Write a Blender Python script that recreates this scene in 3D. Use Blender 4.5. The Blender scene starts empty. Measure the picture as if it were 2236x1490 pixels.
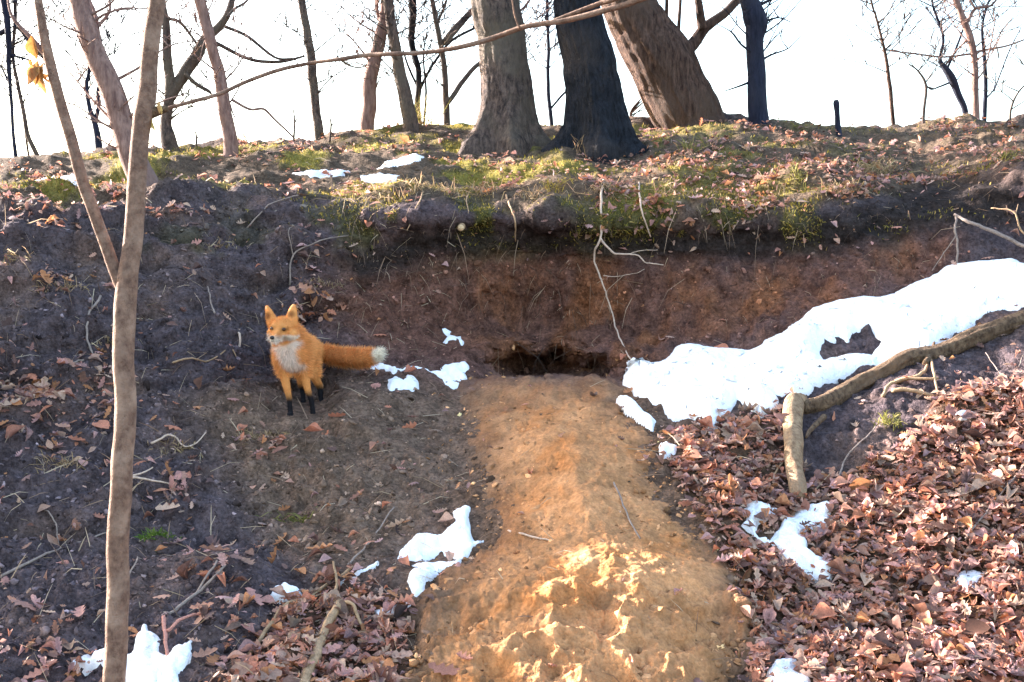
import bpy, bmesh, math, random
import numpy as np
from mathutils import Vector

random.seed(7)
RNG = np.random.default_rng(7)
scene = bpy.context.scene
C = scene.collection

# ------------------------------------------------------------------ camera, sky, sun, exposure
F = 2700.0                       # focal length in photo pixels (photo 2236 x 1490)
CU, CV, HORIZON = 1118.0, 745.0, 700.0
CAM = np.array([0.0, 0.0, 3.0])
PITCH = -math.atan((CV - HORIZON) / F)
cam_data = bpy.data.cameras.new("camera")
cam = bpy.data.objects.new("camera", cam_data)
C.objects.link(cam)
cam.location = CAM
cam.rotation_euler = (math.pi / 2 + PITCH, 0, 0)
cam_data.sensor_width = 36.0
cam_data.lens = F * 36.0 / 2236.0
cam_data.clip_end = 2000.0
cam_data.clip_start = 0.05
scene.camera = cam

SUN_EL = math.radians(19.3)
SUN_AZ = math.radians(-57.0)     # from the view direction, negative = left
world = bpy.data.worlds.new("World")
scene.world = world
world.use_nodes = True
wn = world.node_tree
bg = wn.nodes["Background"]
sky = wn.nodes.new("ShaderNodeTexSky")
sky.sky_type = 'NISHITA'
sky.sun_disc = False
sky.sun_elevation = SUN_EL
sky.sun_rotation = SUN_AZ
sky.dust_density = 2.5
sky.air_density = 1.2
wn.links.new(sky.outputs[0], bg.inputs[0])
bg.inputs[1].default_value = 0.105
sun_data = bpy.data.lights.new("sun", 'SUN')
sun_data.energy = 5.0
sun_data.angle = math.radians(0.5)
sun_data.color = (1.0, 0.90, 0.84)
sun = bpy.data.objects.new("sun", sun_data)
C.objects.link(sun)
sd = Vector((math.sin(SUN_AZ) * math.cos(SUN_EL), math.cos(SUN_AZ) * math.cos(SUN_EL), math.sin(SUN_EL)))
sun.rotation_euler = (-sd).to_track_quat('-Z', 'Y').to_euler()
sun.location = (-8, 12, 12)
scene.view_settings.view_transform = 'Standard'
scene.view_settings.look = 'None'
scene.view_settings.exposure = 3.05
scene.view_settings.gamma = 1.0
scene.cycles.max_bounces = 6
scene.cycles.diffuse_bounces = 3
scene.cycles.transparent_max_bounces = 6

# ------------------------------------------------------------------ maths helpers
FWD = np.array([0, math.cos(PITCH), math.sin(PITCH)])
UP = np.array([0, -math.sin(PITCH), math.cos(PITCH)])
RIGHT = np.array([1.0, 0, 0])


def P(u, v, Y):
    """world points seen at photo position (u, v), Y metres in front of the camera along the ground"""
    u, v, Y = np.broadcast_arrays(np.asarray(u, float), np.asarray(v, float), np.asarray(Y, float))
    d = ((u - CU) / F)[..., None] * RIGHT + ((CV - v) / F)[..., None] * UP + FWD
    return CAM + d * (Y / d[..., 1])[..., None]


def project(p):
    q = np.asarray(p) - CAM
    z = q @ FWD
    return CU + F * (q @ RIGHT) / z, CV - F * (q @ UP) / z


def _hash(ix, iy, iz, seed):
    h = (ix * 374761393 + iy * 668265263 + iz * 2147483647 + seed * 1274126177) & 0xFFFFFFFF
    h = ((h ^ (h >> 13)) * 1274126177) & 0xFFFFFFFF
    h = ((h ^ (h >> 16)) * 2246822519) & 0xFFFFFFFF
    return ((h ^ (h >> 15)) & 0xFFFFFF) / float(0xFFFFFF)


def vnoise(p, seed=0):
    """smooth value noise in -1..1 for points (..., 3)"""
    p = np.asarray(p, float)
    i = np.floor(p).astype(np.int64)
    f = p - i
    f = f * f * f * (f * (f * 6 - 15) + 10)
    out = 0
    for dx in (0, 1):
        wx = f[..., 0] if dx else 1 - f[..., 0]
        for dy in (0, 1):
            wy = f[..., 1] if dy else 1 - f[..., 1]
            for dz in (0, 1):
                wz = f[..., 2] if dz else 1 - f[..., 2]
                out = out + wx * wy * wz * _hash(i[..., 0] + dx, i[..., 1] + dy, i[..., 2] + dz, seed)
    return out * 2 - 1


def fbm(p, seed=0, octaves=4, gain=0.5):
    a, s, t = 1.0, 0.0, 0.0
    p = np.asarray(p, float)
    for k in range(octaves):
        s = s + a * vnoise(p * (2.03 ** k) + 17.3 * k, seed + k)
        t += a
        a *= gain
    return s / t


def smooth(a, b, x):
    t = np.clip((x - a) / (b - a), 0, 1)
    return t * t * (3 - 2 * t)


def poly_sd(u, v, poly):
    """signed distance in photo pixels to a polygon, positive inside"""
    u = np.asarray(u, float)
    v = np.asarray(v, float)
    d = np.full(u.shape, 1e12)
    inside = np.zeros(u.shape, bool)
    n = len(poly)
    for k in range(n):
        (x0, y0), (x1, y1) = poly[k], poly[(k + 1) % n]
        ex, ey = x1 - x0, y1 - y0
        t = np.clip(((u - x0) * ex + (v - y0) * ey) / (ex * ex + ey * ey + 1e-9), 0, 1)
        d = np.minimum(d, (u - x0 - t * ex) ** 2 + (v - y0 - t * ey) ** 2)
        if y0 != y1:
            c = ((y0 > v) != (y1 > v)) & (u < (x1 - x0) * (v - y0) / (y1 - y0) + x0)
            inside ^= c
    d = np.sqrt(d)
    return np.where(inside, d, -d)


# ------------------------------------------------------------------ materials
def new_mat(name):
    m = bpy.data.materials.new(name)
    m.use_nodes = True
    nt = m.node_tree
    return m, nt, nt.nodes["Principled BSDF"]


def add_bump(nt, bsdf, coords, layers, seed=0.0):
    last = None
    for (scale, dist, detail) in layers:
        n = nt.nodes.new("ShaderNodeTexNoise")
        n.inputs["Scale"].default_value = scale
        n.inputs["Detail"].default_value = detail
        n.inputs["Roughness"].default_value = 0.65
        nt.links.new(coords, n.inputs["Vector"])
        b = nt.nodes.new("ShaderNodeBump")
        b.inputs["Strength"].default_value = 1.0
        b.inputs["Distance"].default_value = dist
        nt.links.new(n.outputs["Fac"], b.inputs["Height"])
        if last:
            nt.links.new(last.outputs[0], b.inputs["Normal"])
        last = b
    nt.links.new(last.outputs[0], bsdf.inputs["Normal"])


def attr_mat(name, rough=0.95, var=0.35, scale=14.0, bumps=(), translucent=0.0, spec=0.15, fine=90.0):
    """colour from the 'Col' attribute, broken up by two sizes of noise"""
    m, nt, b = new_mat(name)
    a = nt.nodes.new("ShaderNodeAttribute")
    a.attribute_name = "Col"
    tc = nt.nodes.new("ShaderNodeTexCoord")
    src = a.outputs["Color"]
    if var > 0:
        for sc, vv in ((scale, var), (fine, var * 0.9)):
            n = nt.nodes.new("ShaderNodeTexNoise")
            n.inputs["Scale"].default_value = sc
            n.inputs["Detail"].default_value = 5
            n.inputs["Roughness"].default_value = 0.7
            nt.links.new(tc.outputs["Object"], n.inputs["Vector"])
            mr = nt.nodes.new("ShaderNodeMapRange")
            mr.inputs["From Min"].default_value = 0.3
            mr.inputs["From Max"].default_value = 0.7
            mr.inputs["To Min"].default_value = 1 - vv
            mr.inputs["To Max"].default_value = 1 + vv
            nt.links.new(n.outputs["Fac"], mr.inputs["Value"])
            mx = nt.nodes.new("ShaderNodeVectorMath")
            mx.operation = 'SCALE'
            nt.links.new(src, mx.inputs[0])
            nt.links.new(mr.outputs[0], mx.inputs["Scale"])
            src = mx.outputs[0]
    nt.links.new(src, b.inputs["Base Color"])
    b.inputs["Roughness"].default_value = rough
    b.inputs["Specular IOR Level"].default_value = spec
    if bumps:
        add_bump(nt, b, tc.outputs["Object"], bumps)
    if translucent > 0:
        tr = nt.nodes.new("ShaderNodeBsdfTranslucent")
        nt.links.new(src, tr.inputs["Color"])
        ms = nt.nodes.new("ShaderNodeMixShader")
        ms.inputs[0].default_value = translucent
        nt.links.new(b.outputs[0], ms.inputs[1])
        nt.links.new(tr.outputs[0], ms.inputs[2])
        nt.links.new(ms.outputs[0], nt.nodes["Material Output"].inputs["Surface"])
    return m


def bark_mat(name, c0, c1, c2, scale=9.0, stretch=0.18, bump=0.02, patch=2.5, rough=0.9):
    m, nt, b = new_mat(name)
    tc = nt.nodes.new("ShaderNodeTexCoord")
    mp = nt.nodes.new("ShaderNodeMapping")
    mp.inputs["Scale"].default_value = (1, 1, stretch)
    nt.links.new(tc.outputs["Object"], mp.inputs["Vector"])
    n = nt.nodes.new("ShaderNodeTexNoise")
    n.inputs["Scale"].default_value = scale * 3
    n.inputs["Detail"].default_value = 6
    n.inputs["Roughness"].default_value = 0.7
    nt.links.new(mp.outputs[0], n.inputs["Vector"])
    r = nt.nodes.new("ShaderNodeValToRGB")
    e = r.color_ramp.elements
    e[0].position, e[1].position = 0.36, 0.64
    e[0].color, e[1].color = (*c0, 1), (*c1, 1)
    nt.links.new(n.outputs["Fac"], r.inputs[0])
    n2 = nt.nodes.new("ShaderNodeTexNoise")
    n2.inputs["Scale"].default_value = patch
    n2.inputs["Detail"].default_value = 5
    nt.links.new(tc.outputs["Object"], n2.inputs["Vector"])
    mr = nt.nodes.new("ShaderNodeMapRange")
    mr.inputs["From Min"].default_value = 0.48
    mr.inputs["From Max"].default_value = 0.68
    nt.links.new(n2.outputs["Fac"], mr.inputs["Value"])
    mx = nt.nodes.new("ShaderNodeMixRGB")
    nt.links.new(mr.outputs[0], mx.inputs[0])
    nt.links.new(r.outputs[0], mx.inputs[1])
    mx.inputs[2].default_value = (*c2, 1)
    nt.links.new(mx.outputs[0], b.inputs["Base Color"])
    b.inputs["Roughness"].default_value = rough
    b.inputs["Specular IOR Level"].default_value = 0.2
    add_bump(nt, b, mp.outputs[0], ((scale * 4, bump, 5), (scale * 14, bump * 0.3, 3)))
    return m


M_SOIL = attr_mat("soil", var=0.6, scale=11.0, fine=60.0, bumps=((16, 0.035, 5), (70, 0.012, 4)), spec=0.05)
M_SAND = attr_mat("sandy_clay", var=0.34, scale=6.0, fine=60.0, bumps=((30, 0.014, 4), (80, 0.005, 3)), spec=0.05)
M_CRUMB = attr_mat("soil_crumb", var=0.25, scale=30.0, bumps=((120, 0.006, 4),), spec=0.05)
M_LEAF = attr_mat("dead_leaf", rough=0.65, var=0.2, scale=40.0, fine=160.0, translucent=0.32, spec=0.25)
M_BLADE = attr_mat("dry_blade", rough=0.7, var=0.0, translucent=0.3, spec=0.2)
M_FUR = attr_mat("fox_fur", rough=0.8, var=0.12, scale=60.0, fine=220.0, bumps=((160, 0.006, 4),), spec=0.1)
M_HAIR = attr_mat("fox_hair", rough=0.7, var=0.0, translucent=0.3, spec=0.15)
M_TWIG = attr_mat("twig_bark", rough=0.85, var=0.3, scale=30.0, fine=150.0, bumps=((90, 0.006, 4),), spec=0.15)

M_SNOW, _nt, _b = new_mat("snow")
_tc = _nt.nodes.new("ShaderNodeTexCoord")
_b.inputs["Base Color"].default_value = (0.82, 0.84, 0.88, 1)
_b.inputs["Roughness"].default_value = 0.6
_b.inputs["Specular IOR Level"].default_value = 0.25
_n = _nt.nodes.new("ShaderNodeTexNoise")
_n.inputs["Scale"].default_value = 22
_n.inputs["Detail"].default_value = 8
_n.inputs["Roughness"].default_value = 0.75
_nt.links.new(_tc.outputs["Object"], _n.inputs["Vector"])
_r = _nt.nodes.new("ShaderNodeValToRGB")
_r.color_ramp.elements[0].position, _r.color_ramp.elements[1].position = 0.31, 0.44
_r.color_ramp.elements[0].color = (0.50, 0.42, 0.36, 1)     # specks of grit in old snow
_r.color_ramp.elements[1].color = (0.86, 0.86, 0.88, 1)
_nt.links.new(_n.outputs["Fac"], _r.inputs[0])
_nt.links.new(_r.outputs[0], _b.inputs["Base Color"])
add_bump(_nt, _b, _tc.outputs["Object"], ((10, 0.02, 4), (90, 0.006, 4)))

M_SAPLING = bark_mat("smooth_sapling_bark", (0.13, 0.076, 0.056), (0.27, 0.165, 0.118), (0.37, 0.25, 0.185), 16, 0.8, 0.012, 11)
M_GREYBARK = bark_mat("grey_brown_bark", (0.04, 0.03, 0.03), (0.21, 0.15, 0.125), (0.16, 0.13, 0.10), 11, 0.4, 0.05)
M_DARKBARK = bark_mat("dark_furrowed_bark", (0.005, 0.006, 0.009), (0.030, 0.033, 0.045), (0.06, 0.05, 0.05), 12, 0.25, 0.06)
M_BROWNBARK = bark_mat("brown_furrowed_bark", (0.04, 0.022, 0.018), (0.20, 0.12, 0.09), (0.14, 0.09, 0.068), 12, 0.16, 0.06)
M_REDBARK = bark_mat("reddish_bark", (0.14, 0.078, 0.068), (0.32, 0.20, 0.165), (0.20, 0.13, 0.115), 12, 0.25, 0.02)
M_BLUEBARK = bark_mat("blue_black_bark", (0.010, 0.012, 0.024), (0.026, 0.03, 0.055), (0.03, 0.032, 0.05), 12, 0.2, 0.02)
M_LIMB = bark_mat("weathered_wood", (0.075, 0.045, 0.03), (0.27, 0.175, 0.105), (0.19, 0.12, 0.075), 13, 0.6, 0.03, 5)

M_PALEWOOD = bark_mat("pale_split_wood", (0.20, 0.12, 0.07), (0.44, 0.30, 0.18), (0.32, 0.21, 0.13), 12, 0.3, 0.02, 5)


def plain_mat(name, col, rough):
    m, nt, b = new_mat(name)
    tc = nt.nodes.new("ShaderNodeTexCoord")
    n = nt.nodes.new("ShaderNodeTexNoise")
    n.inputs["Scale"].default_value = 80
    nt.links.new(tc.outputs["Object"], n.inputs["Vector"])
    r = nt.nodes.new("ShaderNodeValToRGB")
    r.color_ramp.elements[0].color = (*[c * 0.7 for c in col], 1)
    r.color_ramp.elements[1].color = (*[min(1, c * 1.3) for c in col], 1)
    nt.links.new(n.outputs["Fac"], r.inputs[0])
    nt.links.new(r.outputs[0], b.inputs["Base Color"])
    b.inputs["Roughness"].default_value = rough
    return m


M_NOSE = plain_mat("wet_black_nose", (0.012, 0.010, 0.010), 0.35)
M_EYE = plain_mat("amber_eye", (0.05, 0.02, 0.008), 0.12)


# ------------------------------------------------------------------ mesh helpers
def tag(o, label=None, cat=None, group=None, kind=None):
    if label: o["label"] = label
    if cat: o["category"] = cat
    if group: o["group"] = group
    if kind: o["kind"] = kind
    return o


def obj(name, verts, faces, mat, parent=None, col=None, flat=False):
    """ONE mesh object; verts (N,3), faces (M,k) array or list of lists, col (N,3)"""
    verts = np.asarray(verts, np.float64)
    origin = verts.mean(0) if parent is None else np.zeros(3)
    if parent is None:
        origin[2] = verts[:, 2].min()
    me = bpy.data.meshes.new(name)
    if isinstance(faces, np.ndarray):
        nv, nf, k = len(verts), len(faces), faces.shape[1]
        me.vertices.add(nv)
        me.loops.add(nf * k)
        me.polygons.add(nf)
        me.vertices.foreach_set("co", (verts - origin).astype(np.float32).ravel())
        me.loops.foreach_set("vertex_index", faces.astype(np.int32).ravel())
        me.polygons.foreach_set("loop_start", np.arange(0, nf * k, k, dtype=np.int32))
    else:
        me.from_pydata((verts - origin).tolist(), [], [list(map(int, f)) for f in faces])
    me.update(calc_edges=True)
    me.validate()
    if not flat:
        me.polygons.foreach_set("use_smooth", np.ones(len(me.polygons), bool))
    if col is not None:
        at = me.color_attributes.new("Col", 'FLOAT_COLOR', 'POINT')
        c4 = np.ones((len(verts), 4), np.float32)
        c4[:, :3] = np.clip(col, 0, 1)
        at.data.foreach_set("color", c4.ravel())
    me.materials.append(mat)
    o = bpy.data.objects.new(name, me)
    C.objects.link(o)
    o.location = origin
    if parent is not None:
        o.parent = parent
        o.location = -np.array(parent.location)
    return o


def empty(name, loc):
    o = bpy.data.objects.new(name, None)
    C.objects.link(o)
    o.empty_display_size = 0.1
    o.location = loc
    return o


class MB:
    """collects geometry into one mesh"""
    def __init__(self):
        self.v, self.f, self.c, self.n = [], [], [], 0

    def add(self, v, f, col=None):
        v = np.asarray(v, float)
        self.v.append(v)
        self.f.append(np.asarray(f, int) + self.n)
        if col is not None:
            self.c.append(np.broadcast_to(np.asarray(col, float), (len(v), 3)))
        self.n += len(v)

    def build(self, name, mat, parent=None, flat=False):
        v = np.concatenate(self.v)
        col = np.concatenate(self.c) if self.c else None
        ks = {f.shape[1] for f in self.f}
        f = np.concatenate(self.f) if len(ks) == 1 else [r for a in self.f for r in a.tolist()]
        return obj(name, v, f, mat, parent, col, flat)


def catmull(pts, n):
    """smooth path through rows of any width, n points a span"""
    p = np.asarray(pts, float)
    if len(p) < 3:
        t = np.linspace(0, 1, n + 1)[:, None]
        return p[0] * (1 - t) + p[-1] * t
    q = np.vstack([2 * p[0] - p[1], p, 2 * p[-1] - p[-2]])
    out = []
    for k in range(len(p) - 1):
        a, b, c, d = q[k:k + 4]
        for t in np.linspace(0, 1, n, endpoint=False):
            out.append(0.5 * (2 * b + (c - a) * t + (2 * a - 5 * b + 4 * c - d) * t * t + (3 * b - a - 3 * c + d) * t ** 3))
    out.append(p[-1])
    return np.array(out)


def tube(path, ra, seg=8, rb=None, up=None, relief=0.0, relief_scale=(3.0, 5.0), seed=0, caps=True):
    """tube along path with radii ra (and rb across for an ellipse); returns quads as faces"""
    path = np.asarray(path, float)
    n = len(path)
    ra = np.broadcast_to(np.asarray(ra, float), (n,))
    rb = ra if rb is None else np.broadcast_to(np.asarray(rb, float), (n,))
    tan = np.gradient(path, axis=0)
    tan /= np.linalg.norm(tan, axis=1)[:, None] + 1e-12
    ref = np.array(up if up is not None else (0.31, -0.9, 0.2), float)
    V = []
    ang = np.linspace(0, 2 * math.pi, seg, endpoint=False)
    ca, sa = np.cos(ang), np.sin(ang)
    cum = np.concatenate([[0], np.cumsum(np.linalg.norm(np.diff(path, axis=0), axis=1))])
    for k in range(n):
        t = tan[k]
        a = np.cross(t, ref)
        if np.linalg.norm(a) < 1e-4:
            a = np.cross(t, (1, 0, 0.1))
        a /= np.linalg.norm(a)
        b = np.cross(a, t)
        if up is None:
            ref = b
        m = np.ones(seg)
        if relief > 0:
            q = np.stack([ca * relief_scale[0], sa * relief_scale[0], np.full(seg, cum[k] * relief_scale[1])], 1)
            m = m + relief * fbm(q, seed, 4, 0.6)
        V.append(path[k] + (a * (ca * ra[k] * m)[:, None]) + (b * (sa * rb[k] * m)[:, None]))
    V = np.concatenate(V)
    i = np.arange(n - 1)[:, None] * seg
    j = np.arange(seg)[None, :]
    jn = (j + 1) % seg
    faces = np.stack([i + j, i + jn, i + seg + jn, i + seg + j], -1).reshape(-1, 4)
    if caps:
        base = len(V)
        V = np.vstack([V, path[0], path[-1]])
        j = np.arange(0, seg, 2)
        c0 = np.stack([np.full(len(j), base), (j + 2) % seg, (j + 1) % seg, j], 1)
        o = (n - 1) * seg
        c1 = np.stack([np.full(len(j), base + 1), o + j, o + (j + 1) % seg, o + (j + 2) % seg], 1)
        faces = np.vstack([faces, c0, c1])
    return V, faces


# ------------------------------------------------------------------ terrain
CTRL = [  # photo u, v and distance
    (-700, 1800, 3.1), (300, 1800, 3.1), (1118, 1800, 3.15), (1900, 1800, 3.15), (2900, 1800, 3.1),
    (-700, 1490, 3.95), (0, 1490, 4.05), (300, 1490, 4.05), (600, 1490, 4.15), (900, 1490, 4.2), (1300, 1490, 4.15), (1700, 1490, 4.15), (2236, 1490, 4.1), (2900, 1490, 4.0),
    (-700, 1250, 4.7), (0, 1250, 4.85), (300, 1250, 4.9), (600, 1250, 4.95), (900, 1250, 4.9), (1200, 1250, 4.75), (1500, 1250, 4.75), (1800, 1250, 4.75), (2236, 1250, 4.7), (2900, 1250, 4.6),
    (-700, 1050, 5.3), (0, 1050, 5.45), (300, 1050, 5.6), (600, 1050, 5.8), (900, 1050, 5.7), (1200, 1050, 5.4), (1500, 1050, 5.4), (1800, 1050, 5.5), (2236, 1050, 5.25), (2900, 1050, 5.1),
    (-700, 905, 5.7), (0, 905, 5.9), (300, 905, 6.15), (640, 905, 6.42), (760, 905, 6.45), (900, 905, 6.5), (1200, 905, 6.2), (1450, 905, 6.1), (1700, 905, 6.05), (2000, 905, 5.85), (2236, 890, 5.7), (2900, 880, 5.5),
    (700, 874, 6.9), (640, 880, 6.82), (690, 852, 7.0),
    (300, 820, 6.4), (0, 820, 6.05), (640, 830, 7.0), (700, 820, 7.1), (900, 820, 7.05), (1050, 820, 7.0), (1200, 820, 6.95), (1400, 820, 6.75), (1700, 820, 6.5), (2000, 800, 6.25), (2236, 760, 6.1), (2900, 720, 5.9),
    (-700, 740, 6.0), (0, 740, 6.25), (300, 740, 6.65), (600, 740, 7.2), (800, 740, 7.4), (1000, 740, 7.55), (1200, 740, 7.7), (1400, 740, 7.4), (1600, 740, 7.2), (1850, 740, 6.8), (2236, 680, 6.55),
    (-700, 650, 6.3), (0, 650, 6.55), (300, 650, 6.95), (600, 650, 7.4), (800, 650, 7.6), (1000, 650, 7.75), (1200, 650, 7.85), (1400, 650, 7.7), (1700, 650, 7.45), (2000, 640, 7.2), (2236, 590, 7.1), (2900, 600, 6.7),
    (-700, 550, 6.7), (0, 550, 6.95), (300, 550, 7.35), (600, 550, 7.7), (800, 550, 7.75), (1000, 550, 7.8), (1200, 550, 7.85), (1400, 550, 7.75), (1700, 550, 7.6), (2000, 550, 7.4), (2236, 540, 7.3),
    (-700, 470, 7.1), (0, 470, 7.4), (300, 470, 7.75), (600, 470, 8.0), (900, 470, 7.85), (1200, 470, 7.88), (1500, 470, 7.8), (1800, 460, 7.6), (2236, 440, 7.5), (2900, 440, 7.3),
    (-700, 400, 7.8), (0, 400, 8.1), (300, 400, 8.3), (600, 400, 8.6), (900, 400, 8.4), (1200, 400, 8.35), (1500, 390, 8.2), (1800, 370, 8.1), (2236, 340, 7.9), (2900, 340, 7.8),
    (-700, 370, 8.8), (0, 365, 9.2), (300, 355, 9.4), (600, 340, 9.6), (900, 335, 9.6), (1200, 325, 9.6), (1500, 315, 9.4), (1800, 310, 9.2), (2236, 295, 8.9), (2900, 290, 8.8),
    (-700, 350, 9.6), (0, 342, 10.0), (300, 330, 10.3), (600, 300, 10.7), (900, 282, 10.9), (1200, 270, 11.2), (1500, 256, 11.2), (1800, 272, 10.6), (2236, 254, 10.4), (2900, 250, 10.2),
]
SKY_U = np.array([-900, 0, 300, 500, 700, 900, 1100, 1350, 1500, 1650, 1800, 2000, 2236, 3140.0])
SKY_V = np.array([352, 346, 334, 312, 292, 283, 274, 262, 256, 262, 276, 266, 256, 250.0])


def skyline(u):
    return np.interp(u, SKY_U, SKY_V)


def fit_tps(pts):
    a = np.array(pts, float)
    x, z = a[:, :2] / 1000.0, a[:, 2]
    r = np.linalg.norm(x[:, None] - x[None], axis=2)
    K = np.where(r > 0, r * r * np.log(r + 1e-12), 0) + np.eye(len(a)) * 2e-4
    Pm = np.hstack([np.ones((len(a), 1)), x])
    A = np.zeros((len(a) + 3, len(a) + 3))
    A[:len(a), :len(a)], A[:len(a), len(a):], A[len(a):, :len(a)] = K, Pm, Pm.T
    w = np.linalg.solve(A, np.concatenate([z, np.zeros(3)]))
    return x, w


TX, TW = fit_tps(CTRL)


def depth0(u, v):
    q = np.stack([np.ravel(u), np.ravel(v)], 1) / 1000.0
    out = TW[-3] + q @ TW[-2:]
    for k in range(len(TX)):
        r2 = ((q - TX[k]) ** 2).sum(1)
        out += TW[k] * 0.5 * r2 * np.log(r2 + 1e-12)
    return out.reshape(np.shape(u))


GU = np.concatenate([np.arange(-900, -60, 24.0), np.arange(-60, 2300, 4.5), np.arange(2300, 3141, 24.0)])
NR = 400
GT = np.linspace(0, 1, NR)
UU, TT = np.meshgrid(GU, GT)
VV = skyline(UU) + TT * (1800 - skyline(UU))
DD = depth0(UU, VV)


def gauss(u, v, cu, cv, su, sv):
    return np.exp(-((u - cu) / su) ** 2 - ((v - cv) / sv) ** 2)


# the den's mouth, and a few dark burrow openings and scoops in the bank
DEN = np.stack([UU / 45, VV / 22, UU * 0], -1)
DD += 0.9 * smooth(0.15, 1.0, gauss(UU, VV, 1205, 814, 165, 54) + 0.22 * fbm(DEN, 11, 3)) * smooth(846, 832, VV)
DD += 0.12 * gauss(UU, VV, 1150, 700, 260, 70)
DD -= 0.16 * gauss(UU, VV, 1250, 468, 520, 30)
DD += 0.10 * gauss(UU, VV, 1300, 560, 520, 50)
MOUND = [(1008, 850), (1060, 826), (1150, 824), (1240, 816), (1340, 812), (1362, 868), (1440, 935), (1452, 1040), (1545, 1160), (1600, 1250), (1625, 1370), (1650, 1500), (1680, 1700),
         (700, 1700), (880, 1500), (905, 1420), (925, 1345), (960, 1275), (1010, 1215), (1080, 1150), (1040, 1085), (1010, 1010), (1000, 930)]
GP = P(UU, VV, DD)


def grid_normals(G):
    du = np.gradient(G, axis=1)
    dv = np.gradient(G, axis=0)
    n = np.cross(du, -dv)
    n /= np.linalg.norm(n, axis=2)[..., None] + 1e-12
    flip = ((CAM - G) * n).sum(2) < 0
    n[flip] *= -1
    return n


N0 = grid_normals(GP)
slope_left = smooth(900, 500, UU) * smooth(350, 430, VV)
fox_flat = gauss(UU, VV, 665, 893, 75, 40)
disp = (0.07 + 0.07 * slope_left) * fbm(GP * 1.5, 1, 3) + 0.035 * fbm(GP * 4.0, 5, 3) + 0.022 * fbm(GP * 13, 9, 3)
ledge = fbm(GP * np.array([1.4, 1.4, 9.0]), 21, 3)
disp += (0.05 + 0.11 * slope_left) * (0.55 - np.abs(ledge))  * smooth(380, 430, VV) * smooth(1400, 1000, VV) * (1 - smooth(500, 700, UU - 300) * smooth(560, 640, VV))
rough = fbm(GP * np.array([5.0, 5.0, 8.0]), 27, 5, 0.62)
disp += 0.075 * slope_left * (np.abs(rough) - 0.2) + 0.02 * fbm(GP * 24, 29, 3, 0.6) * smooth(420, 480, VV)
saw = np.mod(GP[..., 2] * 3.6 + 1.3 * fbm(GP * np.array([0.9, 0.9, 0.5]), 25, 3) + 0.35 * fbm(GP * 4, 26, 3), 1.0)
saw = np.where(saw < 0.78, saw / 0.78, (1 - saw) / 0.22) - 0.5
strata = smooth(-0.3, 0.25, fbm(GP * np.array([1.6, 1.6, 3.0]), 28, 2))
disp -= 0.13 * saw * strata * smooth(900, 640, UU) * smooth(420, 470, VV) * smooth(1330, 1200, VV)
top_zone = smooth(470, 400, VV)
disp += top_zone * (0.06 * fbm(GP * np.array([2.2, 2.2, 6]), 31, 3) + 0.05 * np.abs(fbm(GP * 5.5, 33, 3)))
gouge = fbm(GP * np.array([11, 11, 2.2]), 45, 3)
disp += 0.085 * gouge * np.exp(-((UU - 1350) / 520) ** 2 - ((VV - 690) / 110) ** 2)
lip = gauss(UU, VV, 1500, 470, 800, 35)
disp += lip * (0.09 * fbm(GP * 4.0, 41, 4, 0.6))
disp *= 1 - 0.85 * fox_flat
disp *= 1 - 0.8 * smooth(-30, 60, poly_sd(UU, VV, MOUND))
GP = GP + N0 * disp[..., None]
GN = grid_normals(GP)


def _bil(A, u, v):
    u = np.asarray(u, float)
    v = np.asarray(v, float)
    t = np.clip((v - skyline(u)) / (1800 - skyline(u)), 0, 1) * (NR - 1)
    x = np.interp(u, GU, np.arange(len(GU)))
    i, j = np.clip(t.astype(int), 0, NR - 2), np.clip(x.astype(int), 0, len(GU) - 2)
    a, b = (t - i)[..., None], (x - j)[..., None]
    return (A[i, j] * (1 - a) * (1 - b) + A[i + 1, j] * a * (1 - b) + A[i, j + 1] * (1 - a) * b + A[i + 1, j + 1] * a * b)


def S(u, v):
    return _bil(GP, u, v)


def SN(u, v):
    n = _bil(GN, u, v)
    return n / np.linalg.norm(n, axis=-1)[..., None]


# ---- soil zones (what the ground is made of)
HOLLOW = [(690, 640), (760, 560), (900, 520), (1150, 520), (1400, 560), (1650, 590), (1850, 560), (2060, 540), (2080, 600), (1900, 660), (1700, 730), (1500, 770), (1380, 800), (1250, 830), (1040, 830), (830, 800), (740, 730)]
CLAY = [(1010, 590), (1250, 560), (1500, 580), (1750, 590), (1980, 530), (2050, 560), (1900, 640), (1700, 715), (1500, 750), (1380, 790), (1250, 815), (1090, 800), (1040, 700)]
PATH = [(400, 900), (560, 870), (760, 830), (1020, 850), (1020, 1100), (860, 1230), (700, 1290), (560, 1150), (480, 1000)]
RIGHT_LITTER = [(1430, 980), (1520, 925), (1700, 905), (1720, 1050), (1860, 1040), (2000, 960), (2060, 880), (2236, 830), (2900, 780), (2900, 1800), (1700, 1800), (1650, 1480), (1600, 1260), (1470, 1050)]
LOW_LITTER = [(470, 1500), (560, 1430), (630, 1340), (720, 1280), (820, 1300), (900, 1350), (900, 1420), (870, 1500), (800, 1800), (250, 1800)]
RIM = [(-900, 352), (300, 330), (1000, 268), (1700, 255), (3140, 245), (3140, 350), (2236, 370), (2000, 420), (1700, 470), (1250, 480), (900, 440), (440, 430), (0, 460), (-900, 470)]
RIDGE_LITTER = [(1250, 330), (1450, 262), (1700, 262), (1820, 280), (2000, 268), (2236, 258), (2236, 330), (1980, 420), (1700, 480), (1400, 480), (1250, 420)]


def wob(u, v, seed, s=60.0, a=22.0):
    q = np.stack([u / s, v / s, np.zeros_like(u)], -1)
    return a * fbm(q, seed, 4, 0.6)


def mask(u, v, poly, soft=25.0, seed=0, a=22.0):
    return smooth(-soft, soft, poly_sd(u, v, poly) + wob(u, v, seed, a=a))


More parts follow.
